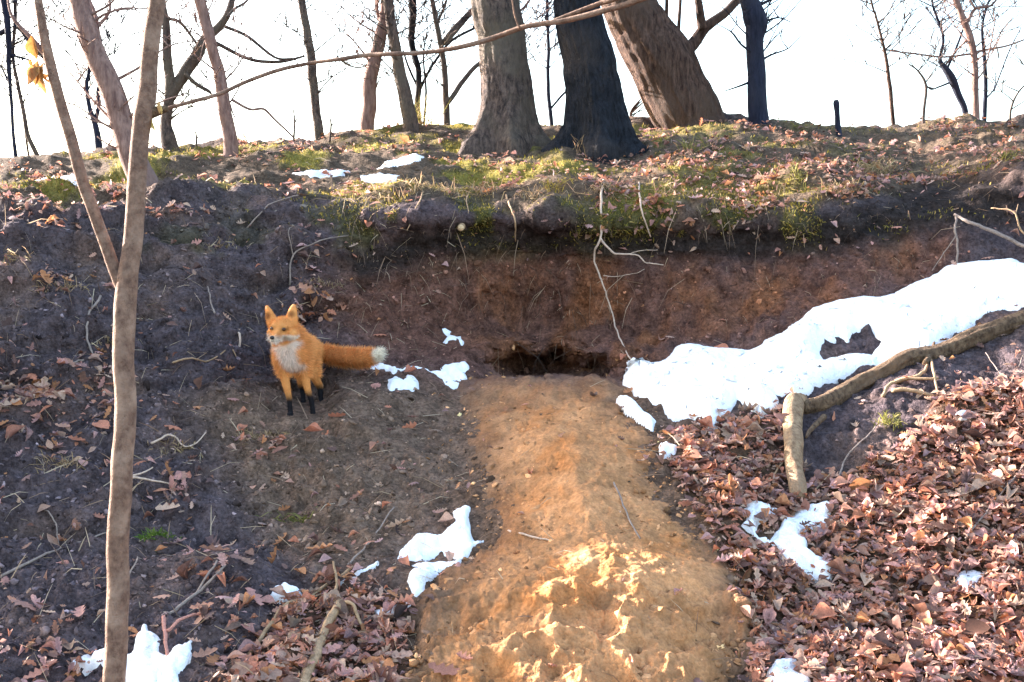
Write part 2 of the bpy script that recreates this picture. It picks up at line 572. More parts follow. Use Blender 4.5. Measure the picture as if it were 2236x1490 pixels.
def soil_colour(u, v, pos):
    def mix(c, k, m):
        return c * (1 - m[..., None]) + np.array(k) * m[..., None]
    c = np.broadcast_to(np.array([0.080, 0.060, 0.064]), u.shape + (3,)).copy()
    nz = fbm(pos * 3.0, 51, 4)
    c = mix(c, (0.125, 0.085, 0.076), smooth(0.0, 0.5, nz))
    c = mix(c, (0.13, 0.08, 0.055), smooth(-160, 10, poly_sd(u, v, MOUND) + wob(u, v, 65)) * (v > 840))
    c = mix(c, (0.145, 0.094, 0.068), mask(u, v, PATH, 70, 52))
    c = mix(c, (0.128, 0.062, 0.046), mask(u, v, HOLLOW, 80, 53))
    c = mix(c, (0.205, 0.084, 0.042), mask(u, v, CLAY, 90, 54) * smooth(-0.3, 0.45, fbm(pos * np.array([6, 6, 2.5]), 55, 3)))
    c = mix(c, (0.10, 0.062, 0.042), mask(u, v, RIGHT_LITTER, 30, 56))
    c = mix(c, (0.10, 0.062, 0.042), mask(u, v, LOW_LITTER, 30, 57))
    rim = mask(u, v, RIM, 20, 58)
    c = mix(c, (0.10, 0.07, 0.045), rim * 0.8)
    mossy = rim * smooth(0.0, 0.35, fbm(pos * np.array([2.5, 2.5, 5]), 59, 4)) * smooth(2300, 1000, u)
    c = mix(c, (0.20, 0.165, 0.035), mossy * 0.85)
    drip = gauss(u, v, 1000, 500, 330, 55) + gauss(u, v, 1600, 500, 300, 50) + gauss(u, v, 420, 560, 180, 60) * 0.4
    c = mix(c, (0.075, 0.075, 0.022), np.clip(drip, 0, 1) * smooth(0.0, 0.3, fbm(pos * 4, 60, 4)))
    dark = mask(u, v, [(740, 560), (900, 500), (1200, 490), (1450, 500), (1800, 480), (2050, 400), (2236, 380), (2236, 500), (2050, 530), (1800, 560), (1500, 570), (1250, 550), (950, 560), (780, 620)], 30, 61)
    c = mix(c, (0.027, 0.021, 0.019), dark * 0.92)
    return c


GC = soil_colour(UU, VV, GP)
nc = len(GU)
verts = [GP.reshape(-1, 3)]
cols = [GC.reshape(-1, 3)]
crest = GP[0]
back = []
for dy, dz in ((0.5, -0.04), (1.4, -0.14), (3.0, -0.45), (6.0, -1.2), (12.0, -2.4), (18.0, -4.6)):
    r = crest + np.array([0, dy, dz]) + 0.05 * fbm(crest * 3 + dy, 71, 2)[:, None] * np.array([0, 0, 1])
    r[:, 0] = crest[:, 0] * (1 + dy / 11)
    r[:, 2] = np.maximum(r[:, 2], -0.3)
    back.append(r)
back = back[::-1]
front = GP[-1].copy()
f2 = front + np.array([0, -1.6, -0.5])
f3 = front + np.array([0, -4.0, -0.9]); f3[:, 2] = 0.6
f4 = front + np.array([0, -9.0, 0]); f4[:, 2] = -0.3
rows = np.concatenate([np.stack(back), GP, np.stack([f2, f3, f4])])
colr = np.concatenate([np.stack([GC[0]] * len(back)), GC, np.stack([GC[-1]] * 3)])
sideL = rows[:, :1] + np.array([-9.0, 0, 0]); sideL[..., 2] = np.minimum(sideL[..., 2] - 0.6, -0.0) * 0 + np.maximum(sideL[..., 2] - 1.5, -0.3)
sideR = rows[:, -1:] + np.array([9.0, 0, 0]); sideR[..., 2] = np.maximum(sideR[..., 2] - 1.5, -0.3)
rows = np.concatenate([sideL, rows, sideR], axis=1)
colr = np.concatenate([colr[:, :1], colr, colr[:, -1:]], axis=1)
nr_, nc_ = rows.shape[:2]
i = np.arange(nr_ - 1)[:, None] * nc_
j = np.arange(nc_ - 1)[None, :]
quads = np.stack([i + j, i + nc_ + j, i + nc_ + j + 1, i + j + 1], -1).reshape(-1, 4)
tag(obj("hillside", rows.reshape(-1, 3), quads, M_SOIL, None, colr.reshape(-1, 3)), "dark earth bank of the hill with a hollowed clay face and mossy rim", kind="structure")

gx = np.linspace(-400, 400, 41)
g = np.stack(np.meshgrid(gx, gx), -1).reshape(-1, 2)
gz = 0.4 * fbm(np.concatenate([g / 60, np.zeros((len(g), 1))], 1), 81, 3) - 0.6
gv = np.concatenate([g, gz[:, None]], 1)
i = np.arange(40)[:, None] * 41
j = np.arange(40)[None, :]
gf = np.stack([i + j, i + j + 1, i + 42 + j, i + 41 + j], -1).reshape(-1, 4)
tag(obj("ground", gv, gf, M_SOIL, None, np.broadcast_to(np.array([0.08, 0.06, 0.045]), gv.shape)), "brown woodland ground around the hill", kind="structure")


# ------------------------------------------------------------------ sheets that lie on the hillside: spilled clay, snow
def soft_base(U, V, k):
    p = S(U, V)
    n = SN(U, V)
    q = np.zeros_like(p)
    w = 0
    for du in (-2, -1, 0, 1, 2):
        for dv in (-2, -1, 0, 1, 2):
            g = math.exp(-(du * du + dv * dv) / 3.0)
            q += g * S(U + du * k, V + dv * k * 0.6)[..., :]
            w += g
    q = q / w
    d = ((q - p) * n).sum(-1)
    return p + n * d[..., None], n


def sheet(poly, step, profile, wob_amp, seed, holes=(), grow=14, soft=0):
    us = [p[0] for p in poly]; vs = [p[1] for p in poly]
    u = np.arange(min(us) - grow, max(us) + grow, step)
    v = np.arange(max(min(vs) - grow, 250), min(max(vs) + grow, 1795), step)
    U, V = np.meshgrid(u, v)
    sdv = poly_sd(U, V, poly)
    for h in holes:
        sdv = np.minimum(sdv, -poly_sd(U, V, h))
    p0, n = (S(U, V), SN(U, V)) if not soft else soft_base(U, V, soft)
    sdv = sdv + wob_amp * 2.0 * fbm(p0 * (5.0 if soft else 9.0), seed, 4 if soft else 5, 0.5 if soft else 0.65)
    up = n * 0.5 + np.array([0, -0.1, 0.8])
    up /= np.linalg.norm(up, axis=2)[..., None]
    h = profile(sdv, U, V, p0)
    p = p0 + up * h[..., None]
    keep = h > -0.03
    return U, V, p, h, keep


def sheet_obj(name, U, V, p, keep, mat, col=None):
    nr2, nc2 = U.shape
    idx = np.arange(nr2 * nc2).reshape(nr2, nc2)
    k = keep[:-1, :-1] | keep[1:, :-1] | keep[:-1, 1:] | keep[1:, 1:]
    q = np.stack([idx[:-1, :-1], idx[1:, :-1], idx[1:, 1:], idx[:-1, 1:]], -1)[k]
    used, inv = np.unique(q.ravel(), return_inverse=True)
    c = None if col is None else col.reshape(-1, 3)[used]
    return obj(name, p.reshape(-1, 3)[used], inv.reshape(-1, 4), mat, None, c)


def mound_profile(sd, U, V, p0):
    base = -0.022 + 0.036 * smooth(-50, 80, sd) + 0.06 * smooth(40, 260, sd)
    lumps = 0.012 * fbm(p0 * np.array([6, 4, 4]), 91, 5, 0.55) + 0.012 * fbm(p0 * 24, 95, 4, 0.7) + 0.012 * fbm(p0 * 10, 94, 3) - 0.010 * smooth(0.25, 0.6, fbm(p0 * 16, 96, 3))
    low = smooth(1270, 1370, V)
    ridged = 1 - np.abs(fbm(p0 * 4.2, 97, 3))
    lumps += low * (0.14 * (ridged - 0.74) + 0.035 * fbm(p0 * 13, 98, 4, 0.65))
    base = base + 0.06 * gauss(U, V, 1200, 850, 190, 22)
    step = 0.05 * smooth(1180, 1300, V) * smooth(1560, 1380, V)
    return base + (lumps + step) * smooth(-40, 30, sd)


U, V, MP, MH, keep = sheet(MOUND, 3.2, mound_profile, 22, 90, grow=70)
mc = np.broadcast_to(np.array([0.41, 0.20, 0.092]), U.shape + (3,)).copy()
nz = fbm(MP * 2.6, 101, 4)[..., None]
mc = mc * (1 + 0.35 * nz) * (1 + 0.3 * fbm(MP * 14, 109, 4, 0.65)[..., None])
redder = smooth(0.0, 0.45, fbm(MP * 5, 103, 3))[..., None]
mc = mc * (1 - redder) + np.array([0.42, 0.175, 0.066]) * redder
greyer = (gauss(U, V, 1230, 840, 120, 24) * 0.8)[..., None]
mc = mc * (1 - greyer) + np.array([0.13, 0.085, 0.07]) * greyer
edge = (smooth(95 + 60 * smooth(1250, 1050, U), -25, poly_sd(U, V, MOUND) + 45 * fbm(MP * 5, 107, 4, 0.65) + 25 * fbm(MP * 22, 108, 3)) * 0.9)[..., None]
mc = mc * (1 - edge) + soil_colour(U, V, MP) * edge
tag(sheet_obj("dirt_mound", U, V, MP, keep, M_SAND, mc), "orange sandy clay spilled downhill from the fox den", kind="structure")
MU, MV = U, V

SNOW_BANK = [(1368, 800), (1378, 782), (1410, 780), (1448, 776), (1492, 757), (1550, 757), (1640, 757), (1690, 745), (1755, 715), (1800, 688), (1850, 668), (1950, 648), (2010, 618), (2080, 598), (2130, 580), (2200, 584), (2290, 600), (2340, 640),
             (2250, 665), (2150, 700), (2090, 730), (2030, 765), (1960, 785), (1900, 800), (1850, 818), (1800, 838), (1770, 858), (1720, 872), (1690, 878), (1700, 905), (1660, 925), (1610, 880), (1590, 910), (1550, 950), (1520, 920), (1470, 910), (1440, 890), (1400, 868), (1362, 846)]
BARE = [(1790, 768), (1802, 748), (1834, 742), (1852, 748), (1872, 728), (1898, 726), (1920, 744), (1900, 768), (1850, 778), (1800, 780)]
SNOWS = [
    (SNOW_BANK, [BARE], 3.0, 0.062, 5, "large white snow bank along the foot of the clay face, around a bare patch"),
    ([(805, 795), (830, 788), (860, 812), (900, 812), (960, 815), (990, 798), (1018, 796), (1015, 828), (985, 842), (930, 834), (890, 822), (860, 836), (835, 822), (815, 812)], [], 2.0, 0.03, 8, "thin crust of snow stretching from the fox's tail tip toward the den"),
    ([(845, 848), (862, 842), (880, 850), (890, 838), (912, 842), (916, 860), (890, 868), (865, 866), (850, 868)], [], 2.0, 0.025, 5, "small crumbs of snow below the tail tip, under the thin crust"),
    ([(958, 712), (975, 708), (992, 715), (988, 726), (1008, 735), (1018, 748), (1010, 766), (1000, 752), (972, 750), (964, 738), (975, 728)], [], 2.0, 0.025, 4, "little hook-shaped snow patch stuck on the hollow's wall above the crust"),
    ([(1028, 1098), (1035, 1130), (1038, 1160), (1060, 1160), (1030, 1190), (1000, 1205), (960, 1190), (910, 1212), (872, 1212), (885, 1190), (912, 1170), (950, 1158), (985, 1135), (985, 1112)], [], 2.5, 0.04, 9, "upper snow patch on the left edge of the orange clay spill"),
    ([(1000, 1212), (985, 1240), (955, 1260), (935, 1290), (930, 1315), (905, 1322), (880, 1290), (890, 1270), (915, 1255), (895, 1240), (930, 1222)], [], 2.5, 0.04, 7, "elongated snow patch just below the upper one beside the clay spill"),
    ([(735, 1285), (770, 1262), (830, 1234), (832, 1244), (790, 1268), (745, 1290)], [], 2.0, 0.025, 5, "narrow streak of snow next to the upright dead twig"),
    ([(588, 1330), (620, 1302), (655, 1300), (672, 1318), (640, 1338), (605, 1342)], [], 2.5, 0.03, 6, "small oval snow patch among the low leaves left of the thick stick"),
    ([(815, 1345), (850, 1340), (890, 1330), (900, 1334), (860, 1352), (825, 1368)], [], 2.5, 0.025, 5, "tiny snow scrap under the elongated patch at the litter's edge"),
    ([(160, 1435), (200, 1420), (270, 1420), (315, 1385), (340, 1410), (360, 1430), (415, 1425), (418, 1450), (400, 1475), (410, 1510), (380, 1560), (270, 1560), (262, 1470), (215, 1445)], [], 3.0, 0.045, 14, "snow patch at the foot of the forked sapling"),
    ([(1605, 1122), (1650, 1108), (1720, 1108), (1770, 1098), (1812, 1092), (1812, 1138), (1770, 1150), (1752, 1165), (1765, 1200), (1820, 1235), (1810, 1252), (1740, 1250), (1705, 1238), (1690, 1205), (1640, 1190), (1605, 1165), (1625, 1140)], [[(1660, 1150), (1700, 1132), (1712, 1140), (1680, 1168), (1660, 1172)]], 2.5, 0.045, 8, "branching snow patch in the leaf litter below the hanging log end"),
    ([(1680, 1470), (1700, 1450), (1745, 1445), (1740, 1470), (1770, 1500), (1760, 1560), (1690, 1560), (1670, 1500)], [], 3.0, 0.04, 9, "snow patch cut by the bottom edge of the photo beside the leaves"),
    ([(2080, 1262), (2095, 1240), (2140, 1240), (2160, 1252), (2140, 1275), (2090, 1290)], [], 2.5, 0.03, 6, "small grey snow patch half sunk in leaves at far right"),
    ([(2075, 920), (2110, 908), (2140, 905), (2136, 925), (2095, 936)], [], 2.5, 0.03, 5, "small snow patch under the log on the right leaf slope"),
    ([(1438, 985), (1455, 975), (1482, 985), (1475, 1002), (1445, 1003)], [], 2.0, 0.025, 4, "single small lump of snow at the right edge of the clay spill"),
    ([(1345, 880), (1370, 878), (1400, 893), (1435, 915), (1425, 932), (1390, 920), (1365, 905)], [], 2.0, 0.02, 6, "dirty snow strip below the big snow bank on the clay spill"),
    ([(70, 397), (160, 385), (195, 400), (172, 420), (100, 420)], [], 2.0, 0.058, 3, "bright snow remnant on the mossy rim behind the forked sapling"),
    ([(640, 376), (700, 364), (760, 366), (745, 380), (680, 386)], [], 2.0, 0.04, 3, "flat snow strip on the moss left of the two big trunks"),
    ([(785, 394), (830, 388), (875, 390), (860, 402), (800, 408)], [], 2.0, 0.04, 3, "thin snow strip on the rim's moss just below the flat strip"),
    ([(810, 362), (860, 350), (930, 344), (920, 356), (850, 366)], [], 2.0, 0.04, 3, "upper slanting snow strip on the moss leading to the grey trunk"),
]
SNOW_TOPS = []
for poly, holes, step, thick, wa, label in SNOWS:
    thick = thick if thick > 0.06 else thick * (0.32 if poly[0][1] > 450 else 0.9)
    wa = wa if thick > 0.06 else wa * 1.15
    def prof(sd, U, V, p0, thick=thick):
        w = 16 + thick * 620
        e = np.clip((sd + 3) / w, 0, 1)
        return -0.045 + 0.012 + (0.045 + thick) * np.sqrt(1 - (1 - e) ** 2) - 0.04 * smooth(2, -14, sd) + smooth(0, 30, sd) * (0.02 * thick / 0.07 * fbm(p0 * 6, 111, 3)) + (0.008 * fbm(p0 * 26, 113, 4, 0.65) if thick < 0.06 else 0.0)
    U, V, p, h, keep = sheet(poly, step, prof, wa, int(poly[0][0]) % 97, holes, soft=11 if thick > 0.06 else 2)
    if MU.min() < U.mean() < MU.max():                          # lift the ones that lie on the clay
        k = poly_sd(U, V, MOUND)
        p = p + np.array([0, 0, 1]) * (0.06 * smooth(-20, 30, k))[..., None]
    o = sheet_obj("snow_bank" if thick > 0.06 else "snow_patch", U, V, p, keep, M_SNOW)
    tag(o, label, "snow bank" if thick > 0.06 else "snow patch", None if thick > 0.06 else "patches of old snow on the bank")
    SNOW_TOPS.append((poly, holes))


# ------------------------------------------------------------------ scattering on the hillside
def on_mound(u, v):
    return poly_sd(u, v, MOUND) > 0


def ground_at(u, v):
    """top of the ground, clay spill included"""
    p = S(u, v)
    k = poly_sd(u, v, MOUND)
    m = mound_profile(k, u, v, p)
    return np.where((k > 0)[..., None], p + np.array([0, -0.04, 0.85]) * np.maximum(m, 0)[..., None], p)


def in_snow(u, v, pad=0.0):
    r = np.zeros(np.shape(u), bool)
    for poly, holes in SNOW_TOPS:
        k = poly_sd(u, v, poly)
        for h in holes:
            k = np.minimum(k, -poly_sd(u, v, h))
        r |= k > pad
    return r


def candidates(n, u0=-150, u1=2390, v1=1600, rng=RNG):
    u = rng.uniform(u0, u1, n)
    s = skyline(u)
    v = s + rng.uniform(0, 1, n) * (v1 - s)
    return u, v


# leaf templates: lobed oak-like and plain ovate, as strips across the midrib
def leaf_template(widths, curl, fold, bend):
    n = len(widths)
    s = np.linspace(0, 1, n)
    V = []
    for k in range(n):
        w = widths[k]
        z = bend * (s[k] - 0.4) ** 2
        x = 0.03 * math.sin(s[k] * 5)
        V += [(x - w, s[k] - 0.5, z + fold * w + curl * w * w * 6), (x, s[k] - 0.5, z), (x + w, s[k] - 0.5, z + fold * w * 0.8 + curl * w * w * 5)]
    Fq = []
    for k in range(n - 1):
        a = 3 * k
        Fq += [(a, a + 1, a + 4, a + 3), (a + 1, a + 2, a + 5, a + 4)]
    return np.array(V), np.array(Fq)


LEAVES = [
    leaf_template([0.012, 0.13, 0.07, 0.22, 0.11, 0.25, 0.12, 0.17, 0.02], 0.3, 0.35, 0.5),
    leaf_template([0.012, 0.10, 0.08, 0.20, 0.13, 0.27, 0.10, 0.15, 0.01], -0.3, -0.2, -0.6),
    leaf_template([0.012, 0.16, 0.09, 0.24, 0.10, 0.20, 0.10, 0.11, 0.01], 0.8, 0.6, 0.9),
    leaf_template([0.010, 0.10, 0.20, 0.26, 0.28, 0.25, 0.17, 0.08, 0.004], 0.9, 0.2, 0.4),
    leaf_template([0.010, 0.06, 0.12, 0.16, 0.17, 0.14, 0.10, 0.05, 0.004], 1.6, 0.8, -0.8),
]
LEAF_COLS = np.array([(0.34, 0.19, 0.12), (0.26, 0.125, 0.07), (0.42, 0.27, 0.18), (0.20, 0.095, 0.06), (0.33, 0.15, 0.06), (0.48, 0.33, 0.21), (0.13, 0.075, 0.055), (0.38, 0.20, 0.15), (0.28, 0.17, 0.14), (0.42, 0.17, 0.09)])


def rot_frames(nrm, tilt, rng):
    n = len(nrm)
    z = nrm + rng.normal(0, 1, (n, 3)) * tilt[:, None]
    z /= np.linalg.norm(z, axis=1)[:, None]
    a = rng.normal(0, 1, (n, 3))
    x = np.cross(z, a)
    x /= np.linalg.norm(x, axis=1)[:, None] + 1e-9
    y = np.cross(z, x)
    return np.stack([x, y, z], 2)


def scatter(mb, templates, pos, R, size, cols, jitter=0.0, rng=RNG):
    which = rng.integers(0, len(templates), len(pos))
    for t, (TV, TF) in enumerate(templates):
        k = np.where(which == t)[0]
        if not len(k):
            continue
        T3 = TV[None] * np.stack([rng.uniform(.7, 1.35, len(k)), np.ones(len(k)), rng.uniform(.2, 1.15, len(k))], 1)[:, None]
        v = np.einsum('nij,nmj->nmi', R[k], T3) * size[k][:, None, None] + pos[k][:, None]
        f = TF[None] + (np.arange(len(k)) * len(TV))[:, None, None]
        c = np.repeat(cols[k][:, None], len(TV), 1)
        if jitter:
            c = c * (1 + jitter * rng.normal(0, 1, c.shape[:2])[..., None])
        mb.add(v.reshape(-1, 3), f.reshape(-1, TF.shape[1]), c.reshape(-1, 3))


LEFT_CLUMPS = [(205, 840, 60, 60, .55), (60, 900, 70, 50, .5), (215, 920, 55, 55, .5), (140, 1010, 80, 40, .25), (60, 470, 70, 35, .6), (130, 500, 60, 30, .5), (380, 488, 55, 16, .8), (690, 675, 50, 28, .7), (300, 640, 200, 14, .1), (380, 1100, 70, 40, .35),
               (100, 640, 45, 22, .5), (560, 985, 60, 40, .35), (130, 1450, 150, 45, .7), (470, 1290, 50, 30, .5), (30, 860, 60, 60, .35), (100, 960, 120, 60, .35), (1320, 450, 30, 45, .9), (540, 1400, 110, 50, .6), (680, 590, 40, 60, .2)]


def leaf_density(u, v):
    d = 0.95 * mask(u, v, RIGHT_LITTER, 25, 121)
    d = np.maximum(d, 0.9 * mask(u, v, LOW_LITTER, 30, 122))
    d = np.maximum(d, 0.5 * mask(u, v, [(1500, 920), (1700, 900), (1730, 880), (1650, 950), (1560, 960)], 20, 127))
    d = np.maximum(d, 0.7 * mask(u, v, RIDGE_LITTER, 18, 123, 14) * (0.12 + 1.1 * smooth(-0.1, 0.3, fbm(np.stack([u / 110, v / 24, u * 0], -1), 128, 4))))
    d = np.maximum(d, 0.5 * mask(u, v, RIM, 14, 124, 12) * smooth(-0.05, 0.35, fbm(np.stack([u / 110, v / 22, u * 0 + 5], -1), 126, 3)))
    for cu, cv, su, sv, k in LEFT_CLUMPS:
        d = np.maximum(d, 0.75 * k * gauss(u, v, cu, cv, su, sv))
    d = np.maximum(d, 0.018)
    d = np.where((v > 905) & (u < 900), np.maximum(d, 0.03), d)
    d = d * (1 - smooth(0.3, 0.6, gauss(u, v, 660, 888, 95, 62)))
    face = mask(u, v, HOLLOW, 20, 125)
    d = d * (1 - 0.8 * face)
    under_log = gauss(u, v, 1830, 990, 75, 75)
    d = d * (1 - 0.85 * smooth(0.3, 0.7, under_log))
    m = poly_sd(u, v, MOUND)
    d = np.where(m > 45 + wob(u, v, 129, 40, 45), 0.005, d)
    return d


lit = MB()
u, v = candidates(120000)
dens = leaf_density(u, v)
Yd = S(u, v)[:, 1]
keepm = (RNG.uniform(0, 1, len(u)) < dens * np.clip((Yd / 6.0) ** 1.5, 0.4, 1.6) * 0.70) & ~in_snow(u, v, 4)
keepm |= (RNG.uniform(0, 1, len(u)) < 0.02) & in_snow(u, v, -2) & (dens > 0.3)
u, v = u[keepm], v[keepm]
pos = ground_at(u, v)
nrm = SN(u, v)
nrm = nrm * 0.6 + np.array([0, -0.1, 0.7])
nrm /= np.linalg.norm(nrm, axis=1)[:, None]
size = np.clip(np.exp(RNG.normal(math.log(0.056), 0.36, len(u))), 0.022, 0.12)
size = np.where(RNG.uniform(0, 1, len(u)) < 0.38, RNG.uniform(0.014, 0.034, len(u)), size) * np.where(v < 480, 0.8, 1.0)
tilt = np.where(RNG.uniform(0, 1, len(u)) < 0.28, RNG.uniform(0.3, 0.8, len(u)), RNG.uniform(0.04, 0.28, len(u)))
pos = pos + nrm * (RNG.uniform(0.0, 0.03, len(u)) + 0.004)[:, None]
ci = RNG.integers(0, len(LEAF_COLS), len(u))
lc = LEAF_COLS[ci] * np.array([1.0, 0.96, 1.09]) * np.exp(RNG.normal(0.3, 0.5, (len(u), 1)))
lc = lc * np.minimum(1.0, 0.52 / lc.max(1))[:, None]
scatter(lit, LEAVES, pos, rot_frames(nrm, tilt, RNG), size, lc, 0.08)
tag(lit.build("leaf_litter", M_LEAF), "brown dead oak leaves lying over the bank and the slope", kind="stuff")
print("leaves", len(u))

# soil crumbs and clods
def lump_template(seed):
    bm = bmesh.new()
    bmesh.ops.create_icosphere(bm, subdivisions=2, radius=0.5)
    V = np.array([w.co[:] for w in bm.verts])
    Ff = np.array([[w.index for w in f.verts] for f in bm.faces])
    bm.free()
    V = V * (1 + 0.55 * vnoise(V * 2.2 + seed * 7.1, seed) + 0.35 * vnoise(V * 5.5 + seed, seed + 9))[:, None] * np.array([1.1, 0.85, 0.6])
    return V, Ff


LUMPS = [lump_template(k) for k in range(4)]
u, v = candidates(46000)
zone = np.maximum(np.where((u < 900) & (v > 430), 0.65, 0.12), 0.35 * mask(u, v, HOLLOW, 20, 131))
zone = np.maximum(zone, 0.25 * mask(u, v, PATH, 30, 132))
m = poly_sd(u, v, MOUND)
zone = np.where(m > -70, 0.55 + 0.3 * smooth(1280, 1370, v), zone)
zone = np.where(v < 330, 0.05, zone)
k = (RNG.uniform(0, 1, len(u)) < zone) & ~in_snow(u, v, 0)
u, v, m = u[k], v[k], m[k]
pos = ground_at(u, v)
col = soil_colour(u, v, pos)
col = np.where((m + 45 * RNG.normal(0, 1, len(u)) > 5)[:, None], np.array([0.44, 0.22, 0.105]), col) * np.where((m > 25)[:, None], np.exp(RNG.normal(-0.15, 0.4, (len(u), 1))), np.exp(RNG.normal(0.1, 0.5, (len(u), 1))))
size = np.exp(RNG.normal(math.log(0.012), 0.5, len(u)))
size = np.clip(np.where((m > 0) & (v > 1270), size * 1.25, np.where(m > -70, size * .85, size)), 0.004, 0.04)
cr = MB()
scatter(cr, LUMPS, pos, rot_frames(SN(u, v), np.full(len(u), 0.5), RNG), size, col, 0.0)
tag(cr.build("soil_crumbs", M_CRUMB), "crumbs and clods of loose earth over the bank and clay spill", kind="stuff")


# blades: moss pile on the rim, rootlets on the face
def blades(mb, u, v, length, width, dirs, cols, droop, pos=None):
    p = ground_at(u, v) if pos is None else pos
    n = len(p)
    d = dirs / (np.linalg.norm(dirs, axis=1)[:, None] + 1e-9)
    side = np.cross(d, RNG.normal(0, 1, (n, 3)))
    side /= np.linalg.norm(side, axis=1)[:, None] + 1e-9
    L = length[:, None]
    w = width[:, None]
    dn = np.array([0, -0.15, -1.0]) * droop[:, None]
    a = p + d * L * 0.5 + dn * L * 0.15
    b = p + d * L * 0.8 + dn * L * 0.55
    V = np.stack([p - side * w, p + side * w, a - side * w * .8, a + side * w * .8, b - side * w * .25, b + side * w * .25], 1)
    Fq = np.array([(0, 1, 3, 2), (2, 3, 5, 4)])
    f = Fq[None] + (np.arange(n) * 6)[:, None, None]
    mb.add(V.reshape(-1, 3), f.reshape(-1, 4), np.repeat(cols[:, None], 6, 1).reshape(-1, 3))


moss = MB()
u, v = candidates(110000, v1=620)
pz = S(u, v)
d = mask(u, v, RIM, 15, 141) * smooth(-0.02, 0.28, fbm(pz * np.array([2.5, 2.5, 5]), 59, 4)) * smooth(2600, 1100, u) * 0.75
d = np.maximum(d, 0.9 * np.clip(gauss(u, v, 980, 475, 260, 40) + gauss(u, v, 1580, 475, 360, 40) + gauss(u, v, 700, 430, 200, 15) + gauss(u, v, 2150, 370, 120, 30), 0, 1) * smooth(0.0, 0.3, fbm(pz * 4, 60, 4)))
k = RNG.uniform(0, 1, len(u)) < d * 0.8
u, v = u[k], v[k]
n = len(u)
dirs = SN(u, v) * 0.6 + np.array([0, -0.2, 0.6]) + RNG.normal(0, 0.45, (n, 3))
mcols = np.array([(0.22, 0.19, 0.03), (0.34, 0.26, 0.05), (0.18, 0.15, 0.03), (0.44, 0.31, 0.11)])[RNG.integers(0, 4, n)] * RNG.uniform(0.7, 1.3, (n, 1))
blades(moss, u, v, RNG.uniform(0.015, 0.045, n), RNG.uniform(0.0015, 0.004, n), dirs, mcols, RNG.uniform(0, 0.8, n))
tag(moss.build("moss", M_BLADE), "olive green moss carpet on the rim of the bank", kind="stuff")

roots = MB()
u, v = candidates(30000, v1=830)
d = 2.2 * gauss(u, v, 1300, 455, 900, 45) * smooth(500, 800, u) * smooth(-0.3, 0.4, fbm(np.stack([u / 70, v / 60, u * 0], -1), 144, 3)) + 0.5 * mask(u, v, HOLLOW, 20, 143) + 0.12 * (u < 700) * (v > 450)
k = RNG.uniform(0, 1, len(u)) < d * 0.36
u, v = u[k], v[k]
n = len(u)
dirs = SN(u, v) * 0.5 + np.array([0, -0.1, -0.6]) + RNG.normal(0, 0.6, (n, 3))
rc = np.array([(0.30, 0.19, 0.125), (0.16, 0.10, 0.07), (0.46, 0.32, 0.22), (0.07, 0.045, 0.035)])[RNG.integers(0, 4, n)] * RNG.uniform(0.7, 1.2, (n, 1))
blades(roots, u, v, np.clip(RNG.exponential(0.085, n), 0.02, 0.3), RNG.uniform(0.0008, 0.0024, n), dirs, rc, RNG.uniform(0.4, 1.4, n))
tag(roots.build("rootlets", M_BLADE), "fine pale rootlets hanging from the lip and the clay face", kind="stuff")

straw = MB()
u, v = candidates(16000)
d = np.maximum(0.22 * (v > 420) * (u < 1000), 0.25 * mask(u, v, LOW_LITTER, 60, 145))
d = np.maximum(d, 0.12 * mask(u, v, RIGHT_LITTER, 30, 146))
d = np.maximum(d, 0.22 * mask(u, v, RIM, 15, 147))
d = np.where(on_mound(u, v), 0.05, d)
k = (RNG.uniform(0, 1, len(u)) < d) & ~in_snow(u, v, 0)
u, v = u[k], v[k]
n = len(u)
t = RNG.normal(0, 1, (n, 3))
nn = SN(u, v)
dirs = t - nn * (t * nn).sum(1)[:, None] * 0.85 + nn * 0.12
sc = np.array([(0.38, 0.28, 0.19), (0.26, 0.17, 0.12), (0.14, 0.09, 0.07), (0.50, 0.39, 0.28)])[RNG.integers(0, 4, n)]  # dry stem colours; the paler tones also paint in sunlit speckle
blades(straw, u, v, RNG.uniform(0.05, 0.22, n), RNG.uniform(0.0012, 0.0028, n), dirs, sc, RNG.uniform(0, 0.5, n))
tag(straw.build("plant_debris", M_BLADE), "thin dry stems and bits of straw strewn over the bank", kind="stuff")


# ------------------------------------------------------------------ twigs, roots, grass
TAN, PALE, DARK, GREY = (0.34, 0.22, 0.13), (0.50, 0.37, 0.29), (0.09, 0.06, 0.05), (0.26, 0.20, 0.17)


def lay(pts):
    """points (u, v, lift) on the ground, lifted towards the viewer"""
    a = np.array(pts, float)
    p = ground_at(a[:, 0], a[:, 1])
    d = CAM - p
    d /= np.linalg.norm(d, axis=1)[:, None]
    return p + d * a[:, 2:3]


def stick_mesh(strands, col, relief=0.15, seg=6):
    mb = MB()
    for k, (path, r0, r1) in enumerate(strands):
        q = catmull(path, 6)
        q = q + 0.012 * np.stack([fbm(q * 13 + 3 * j, 150 + j, 3, 0.6) for j in range(3)], 1)
        r = np.linspace(r0, r1, len(q))
        vv, ff = tube(q, r, seg, relief=relief, relief_scale=(1.5, 18), seed=k)
        mb.add(vv, ff, col)
    return mb


def twig(label, strands, col, name="twig", cat="twig", group=None):
    s = [(lay(p), r0, r1) for p, r0, r1 in strands]
    return tag(stick_mesh(s, col).build(name, M_TWIG), label, cat, group)


